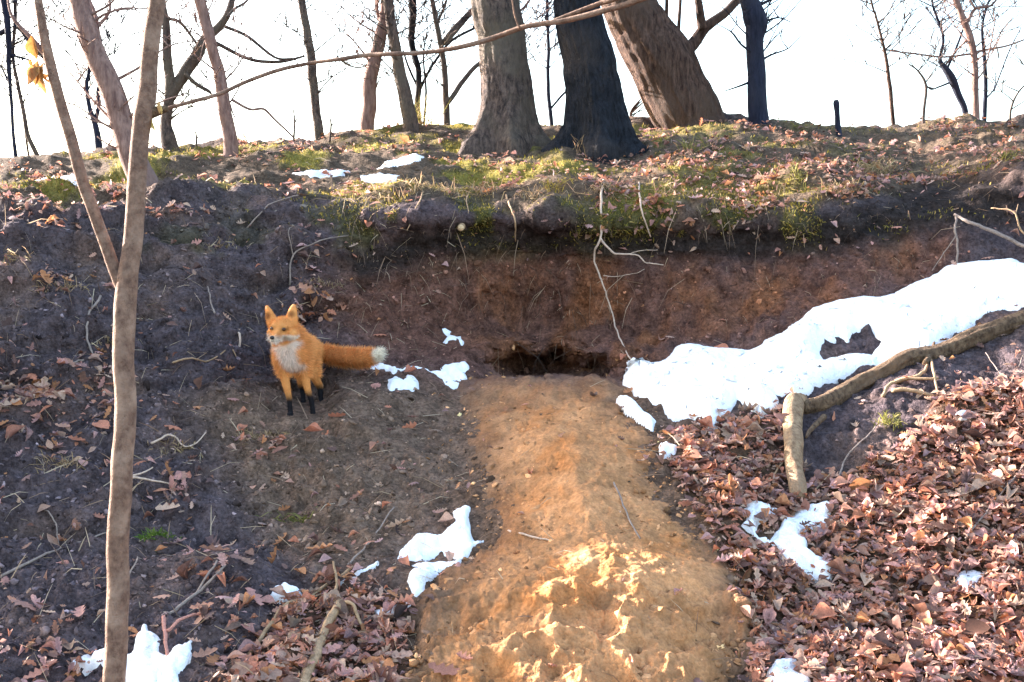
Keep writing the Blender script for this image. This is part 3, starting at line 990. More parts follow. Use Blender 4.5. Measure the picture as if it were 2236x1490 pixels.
twig("long pale root hanging from the lip over the hollow, its tip reaching the snow bank", [
    ([(1318, 395, .03), (1312, 450, .07), (1310, 512, .12), (1300, 550, .13), (1305, 590, .13), (1320, 630, .12), (1335, 690, .1), (1355, 745, .06), (1376, 800, .03)], .008, .004),
    ([(1310, 512, .12), (1330, 535, .14), (1345, 553, .15), (1375, 556, .15), (1400, 565, .14), (1415, 582, .13), (1450, 585, .1)], .008, .003),
    ([(1375, 556, .15), (1395, 545, .14), (1440, 540, .1)], .003, .0015),
    ([(1318, 605, .12), (1360, 608, .1), (1410, 595, .08)], .003, .0015)], PALE, "hanging_root", "root", "roots hanging from the lip")
twig("short straight pale root hanging right of the long forked one", [([(1398, 385, .03), (1395, 420, .06), (1402, 465, .08), (1420, 512, .07)], .008, .004)], PALE, "hanging_root", "root", "roots hanging from the lip")
twig("thin curled root hanging in the grass left of the round root stub", [([(930, 410, .03), (915, 450, .06), (890, 500, .06)], .006, .003)], TAN, "hanging_root", "root", "roots hanging from the lip")
twig("forked tan root dangling above the round root stub", [([(1030, 395, .03), (1020, 440, .06), (1022, 470, .07)], .006, .003), ([(1020, 430, .06), (995, 445, .06), (985, 450, .05)], .004, .002)], TAN, "hanging_root", "root", "roots hanging from the lip")
twig("thick pale root dropping from the moss right of the round root stub", [([(1100, 400, .03), (1108, 440, .06), (1125, 480, .07), (1126, 525, .06)], .008, .004)], TAN, "hanging_root", "root", "roots hanging from the lip")
twig("dead branch reaching in from the right above the snow, propped on a stub", [
    ([(2330, 560, .08), (2236, 545, .12), (2160, 520, .16), (2110, 505, .16), (2080, 490, .14)], .013, .009),
    ([(2084, 492, .14), (2083, 530, .1), (2090, 590, .03)], .008, .006),
    ([(2083, 540, .09), (2060, 570, .06), (2035, 605, .03)], .004, .002)], GREY, "dead_branch", "branch")
twig("bent dead twig with a hooked tip over the right end of the snow bank", [([(2300, 540, .05), (2236, 515, .1), (2210, 475, .12), (2165, 458, .1)], .008, .003), ([(2215, 480, .12), (2222, 455, .1)], .004, .002)], TAN, "dead_branch", "branch")
GT_ = "dead twigs lying on the bank"
twig("curved twig below the withered leaf on the slope left of the sapling", [([(215, 665, .03), (192, 695, .04), (187, 735, .04), (203, 780, .02)], .007, .005)], GREY, group=GT_)
twig("straight twig slanting down left of the sapling below the curved one", [([(210, 775, .02), (165, 800, .04), (125, 825, .03)], .006, .004)], GREY, group=GT_)
twig("slim twig lying between the sapling and the fox at leg height", [([(352, 803, .02), (400, 812, .03), (450, 805, .03), (490, 785, .03), (512, 775, .02)], .006, .003), ([(490, 785, .03), (505, 800, .03)], .005, .003)], TAN, group=GT_)
twig("upright pale splinter sticking out of the slope left of the fox's head", [([(515, 775, .02), (513, 755, .04), (510, 735, .05)], .006, .007)], PALE, group=GT_)
twig("vertical dry stem on the dark slope between sapling and fox's ears", [([(458, 708, .02), (455, 670, .05), (450, 640, .05)], .005, .003)], GREY, group=GT_)
twig("bright leaning twig over the slope right of the sapling below fox level", [([(325, 985, .03), (370, 975, .04), (410, 985, .03), (450, 960, .02)], .006, .003)], PALE, group=GT_)
twig("forked twig touching the right side of the sapling low down", [([(285, 1078, .05), (330, 1055, .08)], .005, .003), ([(285, 1078, .05), (330, 1075, .08), (368, 1080, .06)], .006, .003)], PALE, group=GT_)
twig("long thin twig slanting up to the path left of the clay spill", [([(760, 1245, .02), (800, 1190, .04), (860, 1105, .03)], .005, .003)], GREY, group=GT_)
twig("thin vertical dry stem right beside the sapling's lower trunk", [([(280, 1330, .02), (280, 1310, .05), (300, 1260, .06), (312, 1240, .05)], .005, .002)], GREY, group=GT_)
twig("grey forked stick lying on the dark slope left of the oval snow patch", [([(370, 1365, .02), (430, 1325, .04), (480, 1300, .05), (520, 1250, .04), (550, 1215, .02)], .007, .003), ([(430, 1325, .04), (475, 1285, .05)], .005, .004)], GREY, group=GT_)
twig("long bare twig running up from the low leaves past the oval snow patch", [([(545, 1425, .03), (610, 1360, .06), (670, 1310, .08), (735, 1270, .06), (780, 1245, .03)], .008, .005), ([(620, 1350, .06), (640, 1330, .08), (700, 1300, .08)], .005, .003)], TAN, group=GT_)
twig("upright dead twig standing at the narrow snow streak", [([(733, 1340, .02), (735, 1290, .08), (732, 1245, .12)], .008, .005)], TAN, group=GT_)
twig("arched tan twig beside the thick stick in the lower leaves", [([(740, 1335, .08), (770, 1345, .08), (790, 1375, .05), (810, 1410, .02)], .008, .005)], TAN, group=GT_)
twig("thick broken stick leaning out of the low leaves", [([(655, 1530, .02), (680, 1470, .06), (705, 1400, .08), (742, 1325, .1)], .022, .015)], TAN, "stick", "stick")
twig("pair of thin twigs crossing the snow at the sapling's foot", [([(365, 1450, .02), (362, 1400, .06), (355, 1375, .07)], .006, .008), ([(365, 1400, .06), (400, 1385, .06), (440, 1375, .05)], .006, .004)], (0.42, 0.2, 0.16), group=GT_)
twig("slender root lying down the middle of the orange clay spill", [([(1335, 1060, .01), (1355, 1100, .02), (1378, 1160, .02), (1400, 1205, .01)], .005, .003)], GREY, group=GT_)
twig("short pale twig on the clay spill above its sunlit lumps", [([(1110, 1155, .01), (1150, 1175, .02), (1210, 1200, .01)], .006, .003)], PALE, group=GT_)
twig("thin bowed twig under the log at the edge of the right leaves", [([(1830, 1060, .02), (1840, 1010, .05), (1870, 985, .05), (1915, 945, .03)], .005, .003)], GREY, group=GT_)
twig("twig leaning against the hanging log end from the left", [([(1640, 1080, .02), (1680, 1040, .04), (1720, 1000, .04)], .006, .004)], TAN, group=GT_)
twig("long thin twig crossing the sunlit leaves on the far right", [([(2110, 1180, .04), (2160, 1110, .06), (2240, 1020, .05)], .005, .003)], GREY, group=GT_)
twig("small fork of twigs on the right leaf slope just under the log", [([(2205, 840, .02), (2180, 800, .05), (2150, 770, .05)], .004, .002), ([(2205, 840, .02), (2215, 790, .06), (2236, 760, .05)], .004, .002)], GREY, group=GT_)
twig("little twig poking up through the snow beside the log", [([(2035, 800, .01), (2025, 770, .05), (2008, 705, .1)], .007, .004), ([(2020, 760, .05), (2035, 770, .04)], .004, .002)], TAN, group=GT_)
twig("tangled roots below the log in the bare earth", [([(1960, 850, .02), (2010, 835, .05), (2030, 790, .05)], .012, .006), ([(1955, 870, .03), (2000, 865, .06), (2045, 870, .03)], .012, .008), ([(1930, 880, .03), (1960, 850, .05), (2050, 845, .03)], .010, .006), ([(2030, 790, .05), (2040, 830, .05), (2050, 870, .03)], .008, .005)], TAN, "tangled_root", "root")
twig("thin wavy twig on the dark left slope below the leaf clumps", [([(80, 1110, .02), (105, 1130, .03), (125, 1150, .03), (128, 1170, .02)], .004, .002)], GREY, group=GT_)
twig("bright root ridge along the slope at far left, half buried", [([(-40, 1290, .01), (60, 1240, .02), (140, 1190, .02), (240, 1150, .01)], .007, .003)], GREY, group=GT_)
twig("long buried root crossing the moss on the left rim", [([(330, 400, .02), (440, 392, .03), (560, 395, .03), (640, 412, .02)], .016, .009)], (0.16, 0.11, 0.075), "surface_root", "root")
twig("thin bare twig rising from the slope below the bank's left shoulder", [([(540, 500, .02), (600, 470, .04), (690, 430, .03)], .005, .003)], GREY, group=GT_)
twig("branching twig on the dark slope above the fox", [([(635, 610, .02), (640, 570, .05), (700, 545, .05), (760, 520, .03)], .006, .003), ([(640, 572, .05), (632, 545, .05), (640, 520, .04)], .004, .002)], GREY, group=GT_)

# cut root with a pale face, sticking out of the lip
o = empty("root_stub", tuple(lay([(1008, 498, .0)])[0]))
tag(o, "round pale end of a cut root poking from the mossy lip", "root")
c0, c1 = lay([(1010, 492, -.04), (1006, 497, .06)])
vv, ff = tube(np.array([c0, (c0 + c1) / 2, c1]), [.022, .024, .023], 12, relief=.12)
mb = MB(); mb.add(vv, ff, TAN); mb.build("bark", M_TWIG, o)
dirn = (c1 - c0) / np.linalg.norm(c1 - c0)
vv, ff = tube(np.array([c1, c1 + dirn * .004]), [.020, .017], 12)
mb = MB(); mb.add(vv, ff, (0.62, 0.44, 0.26)); mb.build("cut_face", M_TWIG, o)


def grass_tuft(u0, v0, label, n, length, cols, spread=22, droop=0.9, group="dry grass tufts on the rim", seed=0):
    rng = np.random.default_rng(seed + 900)
    u = u0 + rng.normal(0, spread, n)
    v = np.maximum(v0 + rng.normal(0, 5, n), skyline(u) + 2)
    dirs = np.stack([rng.normal(0, 0.5, n), rng.normal(-0.4, 0.3, n), rng.uniform(0.3, 1.1, n)], 1)
    mb = MB()
    c = np.array(cols)[rng.integers(0, len(cols), n)] * rng.uniform(0.7, 1.2, (n, 1))
    blades(mb, u, v, rng.uniform(0.5, 1.1, n) * length, rng.uniform(0.0015, 0.0035, n), dirs, c, rng.uniform(0.3, 1.0, n) * droop)
    return tag(mb.build("grass_tuft", M_BLADE), label, "grass tuft", group)


STRAW = [(0.46, 0.34, 0.20), (0.38, 0.25, 0.15), (0.28, 0.2, 0.1)]
OLIVE = [(0.20, 0.19, 0.05), (0.30, 0.26, 0.09), (0.13, 0.13, 0.035)]
grass_tuft(1915, 372, "big pinkish tuft of dead grass drooping over the right rim", 110, 0.26, STRAW, 28, 1.2, seed=1)
grass_tuft(1745, 402, "small yellow green tuft on the rim left of the big dead one", 60, 0.16, OLIVE, 14, 0.8, seed=2)
grass_tuft(1505, 332, "yellow green sprig standing on the crest by the dark trunk's foot", 45, 0.2, OLIVE, 12, 0.3, seed=3)
grass_tuft(1280, 335, "pale straw tuft against the foot of the dark trunk", 50, 0.22, STRAW, 14, 0.5, seed=4)
grass_tuft(1215, 425, "orange yellow moss tuft hanging at the rim below the dark trunk", 70, 0.14, [(0.36, 0.27, 0.05), (0.3, 0.22, 0.06)], 18, 1.2, seed=5)
grass_tuft(920, 425, "tuft of tan grass hanging at the left end of the lip", 60, 0.2, STRAW, 20, 1.4, seed=6)
grass_tuft(1060, 425, "pinkish dry grass hanging above the round root stub", 60, 0.2, STRAW, 22, 1.4, seed=7)
grass_tuft(1630, 440, "olive moss tuft bulging from the middle of the right rim", 90, 0.10, OLIVE, 26, 1.0, seed=8)
grass_tuft(2205, 350, "yellowish grass tuft on the upper right corner of the bank", 70, 0.15, OLIVE, 20, 1.1, seed=9)
grass_tuft(345, 1180, "bright green clump of moss on the slope right of the sapling", 130, 0.07, [(0.10, 0.17, 0.03), (0.14, 0.20, 0.04)], 18, 0.6, "green plants on the slope", seed=10)
grass_tuft(640, 1120, "sparse olive grass on the slope below the fox", 60, 0.13, OLIVE, 30, 0.8, "green plants on the slope", seed=11)
grass_tuft(1945, 935, "small green grass clump below the log at the right leaves", 60, 0.12, OLIVE, 18, 0.7, "green plants on the slope", seed=12)
grass_tuft(925, 275, "yellow green sprouting plant on the crest between the slim trunks", 80, 0.45, [(0.32, 0.30, 0.08), (0.26, 0.18, 0.08), (0.38, 0.30, 0.14)], 16, 0.05, "plants standing on the crest", seed=13)
grass_tuft(535, 305, "dry weed with brown blades on the crest right of the slim leaning trunk", 30, 0.25, [(0.25, 0.17, 0.1), (0.2, 0.15, 0.06)], 12, 0.3, "plants standing on the crest", seed=14)


for u0, v0, n_, L_, lab in ((130, 655, 60, .12, "pale dry tuft on a ledge of the left slope under the withered leaves"), (475, 548, 50, .10, "flat pale tuft on the dark slope up behind the fox"), (130, 1035, 60, .13, "bleached dead tuft drooping left of the sapling below the big leaf clump"),
                           (570, 955, 70, .12, "tan grass tuft at the edge of the ledge just below the fox"), (40, 600, 45, .11, "pale tuft at the left edge of the slope above the leaf clumps"), (385, 990, 45, .10, "sunlit straw tuft right of the sapling at the ledge"),
                           (700, 625, 40, .13, "brown dead tuft on the slope above the fox's back"), (250, 745, 50, .12, "tuft of mixed leaves and straw touching the sapling below its fork"), (1325, 440, 60, .16, "reddish dead tuft at the top of the long forked root")):
    grass_tuft(u0, v0, lab, n_, L_, STRAW, 26, 1.3, "dead tufts on the bank", seed=int(u0) % 50 + 20)
for u0, v0, lab in ((830, 440, "tan grass hanging over the lip's left corner"), (985, 425, "straw hanging over the lip just left of the forked tan root"), (1165, 440, "thin straw hanging over the lip right of the thick pale root"), (1470, 425, "pinkish straw hanging over the lip right of the short straight root"), (1820, 425, "straw hanging over the rim between the yellow green and the big dead tuft")):
    grass_tuft(u0, v0, lab, 45, 0.24, STRAW, 24, 1.7, seed=int(u0) % 60 + 70)

# ------------------------------------------------------------------ trees on and behind the crest
def trunk_path(pts, Y, drift=0.0):
    a = np.array(pts, float)
    ys = Y + drift * np.linspace(0, 1, len(a))
    return P(a[:, 0], a[:, 1], ys), a[:, 2] * ys / F * 0.5


def px_tube(mb, pts, Y, seg=10, relief=0.08, drift=0.0, n=6, seed=0, rs=(2.0, 3.0), flare=None):
    p, r = trunk_path(pts, Y, drift)
    q = catmull(np.hstack([p, r[:, None]]), n)
    path, rad = q[:, :3], np.maximum(q[:, 3], 0.0015)
    wig = np.stack([fbm(path * 2.5 + 5 * j, 160 + j + seed, 3) for j in range(3)], 1) * np.minimum(rad, .05)[:, None] * 0.8
    vv, ff = tube(path + wig, rad, seg, relief=relief, relief_scale=rs, seed=seed)
    if flare:
        zb, amp, lobes, ht, ph = flare
        cidx = np.repeat(np.arange(len(path)), seg)
        body = vv[:len(path) * seg]
        off = body - (path + wig)[cidx]
        ang = np.arctan2(off[:, 1], off[:, 0])
        k = np.exp(-np.maximum(body[:, 2] - zb, 0) / ht)
        f = 1 + amp * k * (0.55 + 0.45 * np.cos(lobes * ang + ph) + 0.25 * np.cos((lobes - 2) * ang + 1 + ph))
        vv[:len(body)] = (path + wig)[cidx] + off * np.stack([f, f, np.ones_like(f)], 1)
    mb.add(vv, ff)


def rand_limbs(pts, Y, n, seed, length=(60, 220), w=0.3, vmax=None):
    """bare side branches from random points along a trunk drawn in photo pixels"""
    rng = np.random.default_rng(seed)
    a = catmull(np.array(pts, float), 8)
    out = []
    for _ in range(n):
        k = rng.integers(len(a) // 3, len(a))
        u, v, wd = a[k]
        s = rng.choice([-1, 1])
        L = rng.uniform(*length)
        wd = max(wd * w * rng.uniform(.5, 1), 3.0)
        ang = rng.uniform(.5, 1.2)
        p = [(u, v, wd)]
        for q in range(3):
            u += s * math.sin(ang) * L / 3
            v -= math.cos(ang) * L / 3
            ang += rng.normal(0, .35)
            wd *= 0.62
            p.append((u, v, max(wd, 1.6)))
        out.append((p, rng.uniform(-.5, .5)))
        if L > 80:
            m = p[2]
            out.append(([m, (m[0] - s * L * .12, m[1] - L * .18, max(m[2] * .6, 1.6)), (m[0] - s * L * .1, m[1] - L * .36, 1.5)], 0.1))
    return out


def tree(label, mat, Y, trunk, limbs=(), relief=0.08, seg=14, name="tree", group="bare trees on the crest", up=True, flare=None, auto=0, seed=0, rs=(2.0, 3.0), n=6):
    trunk = [tuple(map(float, p)) for p in trunk]
    base = P(trunk[0][0], trunk[0][1], Y)
    o = empty(name, tuple(base))
    tag(o, label, "tree", group)
    t2 = [(trunk[0][0] + 0.4 * (trunk[0][0] - trunk[1][0]), trunk[0][1] + 38, trunk[0][2] * 1.05)] + list(trunk)
    if up:                                                     # carry the trunk on above the picture
        (u0, v0, w0), (u1, v1, w1) = trunk[-2], trunk[-1]
        s = (u1 - u0) / max(v0 - v1, 1)
        for k in (1, 2, 3):
            t2.append((u1 + s * 260 * k * 0.8, v1 - 260 * k, w1 * (1 - 0.22 * k)))
    mb = MB()
    px_tube(mb, t2, Y, seg, relief, n=n, seed=seed, rs=rs, flare=flare)
    mb.build("trunk", mat, o)
    allb = list(limbs) + rand_limbs(t2, Y, auto, seed + 50) + []
    if allb:
        for item in allb:
            pts, dr = item if isinstance(item, tuple) and isinstance(item[0], list) else (item, 0.15)
            mb = MB()
            px_tube(mb, pts, Y, 7, 0.1, drift=dr, n=5, seed=seed + 3)
            mb.build("branch", mat, o)
    if seg < 40:
        mb = MB()
        for pts, dr in rand_limbs(trunk, Y, 16 if up else 6, seed + 80, (40, 240), 0.2):
            px_tube(mb, pts, Y, 5, 0.0, drift=dr, n=4, seed=seed + 5)
            q = pts[1]
            rg = np.random.default_rng(int(q[0] * 7 + q[1]) % 9973)
            for _ in range(2):
                a, b_ = rg.uniform(-40, 40), rg.uniform(15, 60)
                px_tube(mb, [(q[0], q[1], 2.2), (q[0] + a * .5, q[1] - b_ * .6, 1.7), (q[0] + a, q[1] - b_, 1.3)], Y, 4, 0.0, drift=dr, n=2)
        mb.build("twigs", mat, o)
    return o


tree("big upright grey brown trunk with a flared foot on the crest", M_GREYBARK, 9.9, [(1108, 345, 135), (1108, 300, 120), (1104, 240, 112), (1100, 160, 106), (1092, 80, 104), (1078, 0, 103)], relief=0.10, seg=96, n=30, flare=(P(1108, 318, 9.9)[2], 0.62, 5, 0.16, 0.8), rs=(5, 4), seed=1)
tree("big near-black trunk with furrowed bark and spreading roots", M_DARKBARK, 9.6, [(1312, 365, 150), (1310, 310, 130), (1300, 240, 118), (1288, 150, 112), (1275, 70, 104), (1262, 0, 94)], relief=0.12, seg=96, n=30, flare=(P(1312, 335, 9.6)[2], 0.72, 5, 0.20, 2.2), rs=(6.5, 3), seed=2)
tree("thick brown furrowed trunk leaning left beside the near-black one", M_BROWNBARK, 10.9, [(1520, 300, 150), (1492, 240, 146), (1450, 150, 140), (1410, 70, 126), (1372, 0, 112)], [
    ([(1478, 130, 40), (1505, 105, 30), (1540, 60, 24), (1580, 30, 20), (1640, -30, 16), (1700, -120, 10)], 0.2),
    ([(1536, 62, 22), (1530, 25, 18), (1522, -30, 15), (1520, -150, 10)], -0.1),
    ([(1455, 60, 9), (1456, 20, 8), (1454, -60, 7)], -0.2), ([(1480, 90, 9), (1484, 40, 8), (1487, -60, 6)], 0.1)], relief=0.10, seg=96, n=30, rs=(6.5, 1.8), seed=3)
tree("straight blue black trunk with a knot near its top, alone on the right", M_BLUEBARK, 10.5, [(1660, 285, 46), (1656, 230, 42), (1650, 150, 40), (1645, 90, 38), (1650, 45, 50), (1640, 10, 42), (1636, 0, 42)], [
    ([(1635, 180, 6), (1610, 190, 4), (1580, 200, 2)], 0.1)], relief=0.08, seg=20, seed=4)
tree("brown curved tree rising behind the forked sapling", M_REDBARK, 8.1, [(345, 500, 74), (330, 440, 66), (303, 370, 58), (280, 310, 54), (255, 245, 50), (222, 150, 48), (195, 80, 46), (168, 0, 44)], [
    ([(240, 190, 12), (222, 150, 14), (213, 70, 12), (208, 35, 9), (195, 0, 7), (170, -60, 5)], 0.3),
    ([(213, 60, 8), (240, 20, 6), (228, -40, 5)], 0.2), ([(233, 30, 5), (268, 18, 4), (330, 20, 3)], 0.1)], relief=0.05, seg=18, seed=5)
tree("slim crooked trunk with a thick raised fork right of the sapling", M_GREYBARK, 10.2, [(378, 345, 40), (366, 300, 32), (362, 270, 24), (368, 200, 22), (366, 130, 20), (366, 60, 17), (358, 0, 15)], [
    ([(372, 215, 20), (385, 180, 26), (405, 150, 27), (430, 118, 26), (448, 90, 22), (480, 60, 18), (505, 0, 14), (520, -90, 9)], 0.2),
    ([(405, 160, 10), (430, 185, 9), (455, 200, 8), (463, 208, 3)], 0.0), ([(366, 40, 8), (395, 50, 7), (425, 90, 6), (432, 100, 3)], 0.2),
    ([(490, 60, 8), (540, 80, 7), (600, 125, 6), (640, 128, 4)], 0.1), ([(470, 95, 9), (545, 130, 8), (610, 135, 7), (665, 122, 5)], 0.2), ([(495, 40, 7), (512, 20, 6), (540, 0, 5), (560, -40, 3)], 0.2)], seg=14, seed=6)
tree("slim reddish trunk leaning left right of the crooked one", M_REDBARK, 9.8, [(502, 330, 34), (495, 290, 30), (485, 215, 27), (472, 140, 25), (455, 70, 25), (440, 0, 24)], [
    ([(505, 218, 7), (545, 238, 6), (575, 238, 6), (600, 262, 5), (640, 300, 4)], 0.1), ([(500, 220, 4), (512, 255, 3), (530, 270, 2)], 0.0)], seg=14, seed=7)
tree("slender dark trunk standing alone left of the reddish pair", M_GREYBARK, 10.6, [(698, 300, 22), (692, 240, 20), (684, 150, 20), (672, 70, 18), (660, 0, 17)], seg=12, seed=8)
tree("reddish trunk leaning right, left one of the crossing pair", M_REDBARK, 10.8, [(803, 300, 34), (807, 240, 32), (818, 165, 30), (832, 90, 28), (842, 0, 26)], [
    ([(828, 90, 9), (830, 55, 9), (822, 20, 7), (828, -50, 6)], 0.1)], seg=14, seed=9)
tree("dark trunk leaning left, right one of the crossing pair", M_GREYBARK, 10.6, [(898, 295, 36), (890, 240, 32), (876, 165, 28), (862, 90, 24), (850, 0, 22)], seg=14, seed=10)
tree("thin crooked dark tree with vines behind the crossing pair", M_DARKBARK, 11.2, [(915, 285, 14), (912, 230, 14), (918, 160, 13), (900, 90, 15), (902, 30, 17), (900, 0, 18)], [
    ([(915, 200, 7), (945, 140, 6), (985, 90, 6), (1040, 60, 6)], 0.4), ([(912, 190, 6), (890, 140, 5), (880, 110, 4)], 0.0), ([(925, 280, 5), (930, 200, 5), (925, 120, 4), (933, 60, 3)], 0.0)], seg=10, seed=11)
tree("thin dark tree left of the big grey trunk, with long slanting limbs", M_GREYBARK, 11.0, [(977, 285, 16), (975, 220, 15), (968, 140, 13), (955, 70, 12), (944, 0, 11)], [
    ([(978, 225, 11), (1000, 195, 12), (1035, 150, 10), (1080, 110, 8)], 0.5), ([(968, 95, 14), (990, 65, 18), (1025, 30, 14), (1080, -20, 12)], 0.5), ([(955, 50, 6), (970, 15, 6), (990, -40, 4)], 0.2)], seg=10, seed=12)
tree("thin straight pole of a tree between the two big trunks", M_BLUEBARK, 11.4, [(1205, 280, 10), (1198, 200, 9), (1196, 100, 8), (1196, 0, 7)], [([(1203, 235, 5), (1230, 205, 5), (1250, 190, 3)], 0.1)], seg=8, seed=13)
tree("thin stem touching the big grey trunk's right edge", M_REDBARK, 10.3, [(1150, 275, 12), (1146, 200, 12), (1138, 100, 11), (1128, 0, 10)], [([(1130, 30, 6), (1150, 10, 5), (1175, -30, 3)], 0.1)], seg=8, seed=14)
tree("leaning pale stump of a stem beyond the gap right of the near-black trunk", M_BROWNBARK, 11.6, [(1385, 300, 10), (1378, 260, 7), (1380, 240, 5), (1400, 215, 3)], seg=8, up=False, seed=15)
tree("spindly blue tree on the far left, standing nearer the edge", M_BLUEBARK, 10.9, [(38, 355, 9), (28, 280, 7), (22, 190, 8), (18, 100, 12), (14, 40, 14), (8, 0, 14)], [
    ([(18, 60, 10), (0, 75, 12), (-40, 80, 10)], 0.1), ([(20, 120, 6), (60, 130, 4), (70, 132, 2)], 0.1), ([(22, 190, 5), (5, 150, 4), (-20, 120, 3)], 0.1)], seg=8, seed=16)
tree("spindly dark tree on the far left with a split foot", M_GREYBARK, 11.0, [(82, 348, 11), (62, 300, 10), (50, 240, 9), (38, 185, 8), (28, 120, 7), (32, 40, 8), (32, 0, 8)], [
    ([(56, 280, 6), (60, 320, 5), (64, 345, 5)], 0.1), ([(36, 60, 7), (50, 70, 9), (75, 105, 11), (100, 130, 9)], 0.0), ([(48, 235, 4), (55, 215, 3)], 0.0)], seg=8, seed=17)
tree("small forked tree with an eye-shaped loop left of the curved brown one", M_BLUEBARK, 10.4, [(215, 340, 18), (208, 270, 13), (196, 235, 10), (190, 190, 9), (197, 150, 7), (200, 90, 6), (190, 0, 5)], [
    ([(206, 265, 10), (214, 225, 9), (212, 200, 8), (222, 170, 6)], 0.0)], seg=8, seed=18, auto=1)
tree("thin gangly tree on the far right, the darkest and tallest of its clump", M_REDBARK, 10.6, [(2130, 275, 17), (2128, 220, 15), (2127, 150, 14), (2120, 90, 15), (2105, 45, 15), (2088, 0, 13)], [
    ([(2112, 50, 8), (2130, 20, 7), (2165, 12, 5), (2195, -30, 3)], 0.1), ([(2130, 20, 5), (2105, -20, 4)], 0.1), ([(2126, 115, 6), (2160, 108, 5), (2200, 100, 4), (2260, 78, 3)], 0.1), ([(2122, 118, 5), (2060, 125, 4), (2000, 118, 4), (1945, 112, 3)], 0.1),
    ([(2120, 80, 5), (2090, 110, 4), (2060, 150, 4)], 0.2), ([(2128, 180, 4), (2150, 150, 3), (2165, 90, 3), (2175, 30, 2)], -0.2)], seg=10, seed=19, auto=2)
tree("twisted dark stem bending left inside the far right clump", M_BLUEBARK, 10.8, [(2112, 270, 13), (2108, 235, 13), (2090, 200, 15), (2078, 175, 18), (2062, 150, 14), (2052, 130, 8), (2060, 80, 6), (2040, 20, 5), (2034, 0, 4)], [
    ([(2075, 180, 5), (2050, 190, 4), (2030, 195, 3), (2015, 170, 3)], 0.1), ([(2068, 150, 6), (2090, 100, 5), (2105, 60, 4)], 0.1)], seg=10, seed=20)
tree("pale yellow thin tree standing free left of the far right clump", M_BROWNBARK, 11.2, [(1952, 280, 9), (1945, 200, 9), (1938, 140, 8), (1928, 90, 6), (1912, 30, 5), (1902, 0, 5)], [([(1936, 110, 4), (1960, 112, 3), (1990, 125, 2)], 0.0), ([(1925, 85, 3), (1900, 92, 2)], 0.0)], seg=8, seed=21, auto=2)
tree("bare shrub stem on the crest between the pale tree and the right clump", M_GREYBARK, 10.3, [(2014, 295, 7), (2018, 240, 6), (2022, 185, 6), (2005, 155, 4), (1985, 140, 3)], [([(2021, 190, 4), (2040, 195, 3)], 0.0)], seg=8, up=False, seed=22)
tree("thin blue stem right of the tallest one in the far right clump", M_BLUEBARK, 10.9, [(2150, 270, 10), (2152, 200, 9), (2150, 130, 8), (2145, 60, 5), (2160, 0, 3)], [([(2170, 200, 3), (2200, 120, 3), (2230, 60, 2)], 0.0), ([(2152, 215, 4), (2170, 195, 3), (2175, 160, 2)], 0.1)], seg=8, up=False, seed=23)
tree("bent grey twiggy stem at the very right edge of the crest", M_GREYBARK, 10.2, [(2205, 280, 5), (2208, 235, 5), (2225, 200, 4), (2260, 165, 3)], seg=8, up=False, seed=24, auto=1)
for k, (u0, h, lab) in enumerate([(1828, 70, None), (425, 40, "short dark sprig on the crest between the crooked and the reddish trunk"), (640, 70, "thin dotted weed stalk left of the slender dark trunk"), (720, 40, "low dark weed stem right of the slender dark trunk")]):
    b = skyline(u0)
    mb = MB()
    if lab is None:
        px_tube(mb, [(u0 + 4, b + 36, 13), (u0 + 1, b + 5, 12), (u0, b - 25, 11), (u0 - 2, b - 48, 14), (u0 - 2, b - 56, 10)], 9.9, 10, 0.15)
        tag(mb.build("stump", M_BLUEBARK), "short black post-like stump standing alone on the crest", "stump")
    else:
        px_tube(mb, [(u0, b + 20, 5), (u0 + 3, b - h * .5, 4), (u0 - 2, b - h, 2)], 10.2, 6, 0.1)
        px_tube(mb, [(u0 + 3, b - h * .4, 3), (u0 + 14, b - h * .7, 2)], 10.2, 6, 0.1)
        tag(mb.build("weed_stalk", M_GREYBARK), lab, "weed", "weeds on the crest")

# ------------------------------------------------------------------ the forked sapling in front, the branch across the top
SY = 3.85
o = empty("sapling", tuple(P(228, 1660, SY)))
tag(o, "slim forked sapling with smooth tan bark standing close to the viewer", "tree")
mb = MB()
px_tube(mb, [(222, 1790, 56), (234, 1600, 52), (241, 1490, 49), (252, 1300, 48), (264, 1080, 47), (270, 900, 46), (274, 760, 46), (280, 660, 48), (286, 580, 43), (294, 480, 41), (300, 390, 40), (306, 300, 38), (316, 235, 42), (324, 170, 38), (336, 80, 36), (346, 0, 34), (352, -200, 30), (340, -500, 22), (350, -900, 12)], SY, 26, 0.06, n=12, rs=(1.5, 14), seed=31)
mb.build("trunk", M_SAPLING, o)
mb = MB()
px_tube(mb, [(280, 668, 28), (266, 630, 28), (238, 560, 27), (208, 480, 26), (180, 400, 26), (153, 310, 25), (128, 215, 24), (108, 120, 22), (92, 30, 19), (86, 0, 18), (60, -200, 14), (20, -500, 8)], SY, 16, 0.04, n=8, rs=(1.5, 14), seed=32)
mb.build("stem", M_SAPLING, o)
mb = MB()
px_tube(mb, [(106, 128, 12), (85, 105, 12), (62, 78, 10), (40, 55, 8), (22, 25, 6), (12, -40, 4)], SY, 8, 0.1, seed=33)
mb.build("branch", M_REDBARK, o)
mb = MB()
px_tube(mb, [(328, 250, 26), (345, 244, 22), (358, 240, 16), (366, 238, 12)], SY, 10, 0.15, seed=34)
mb.build("bud_knot", M_LIMB, o)


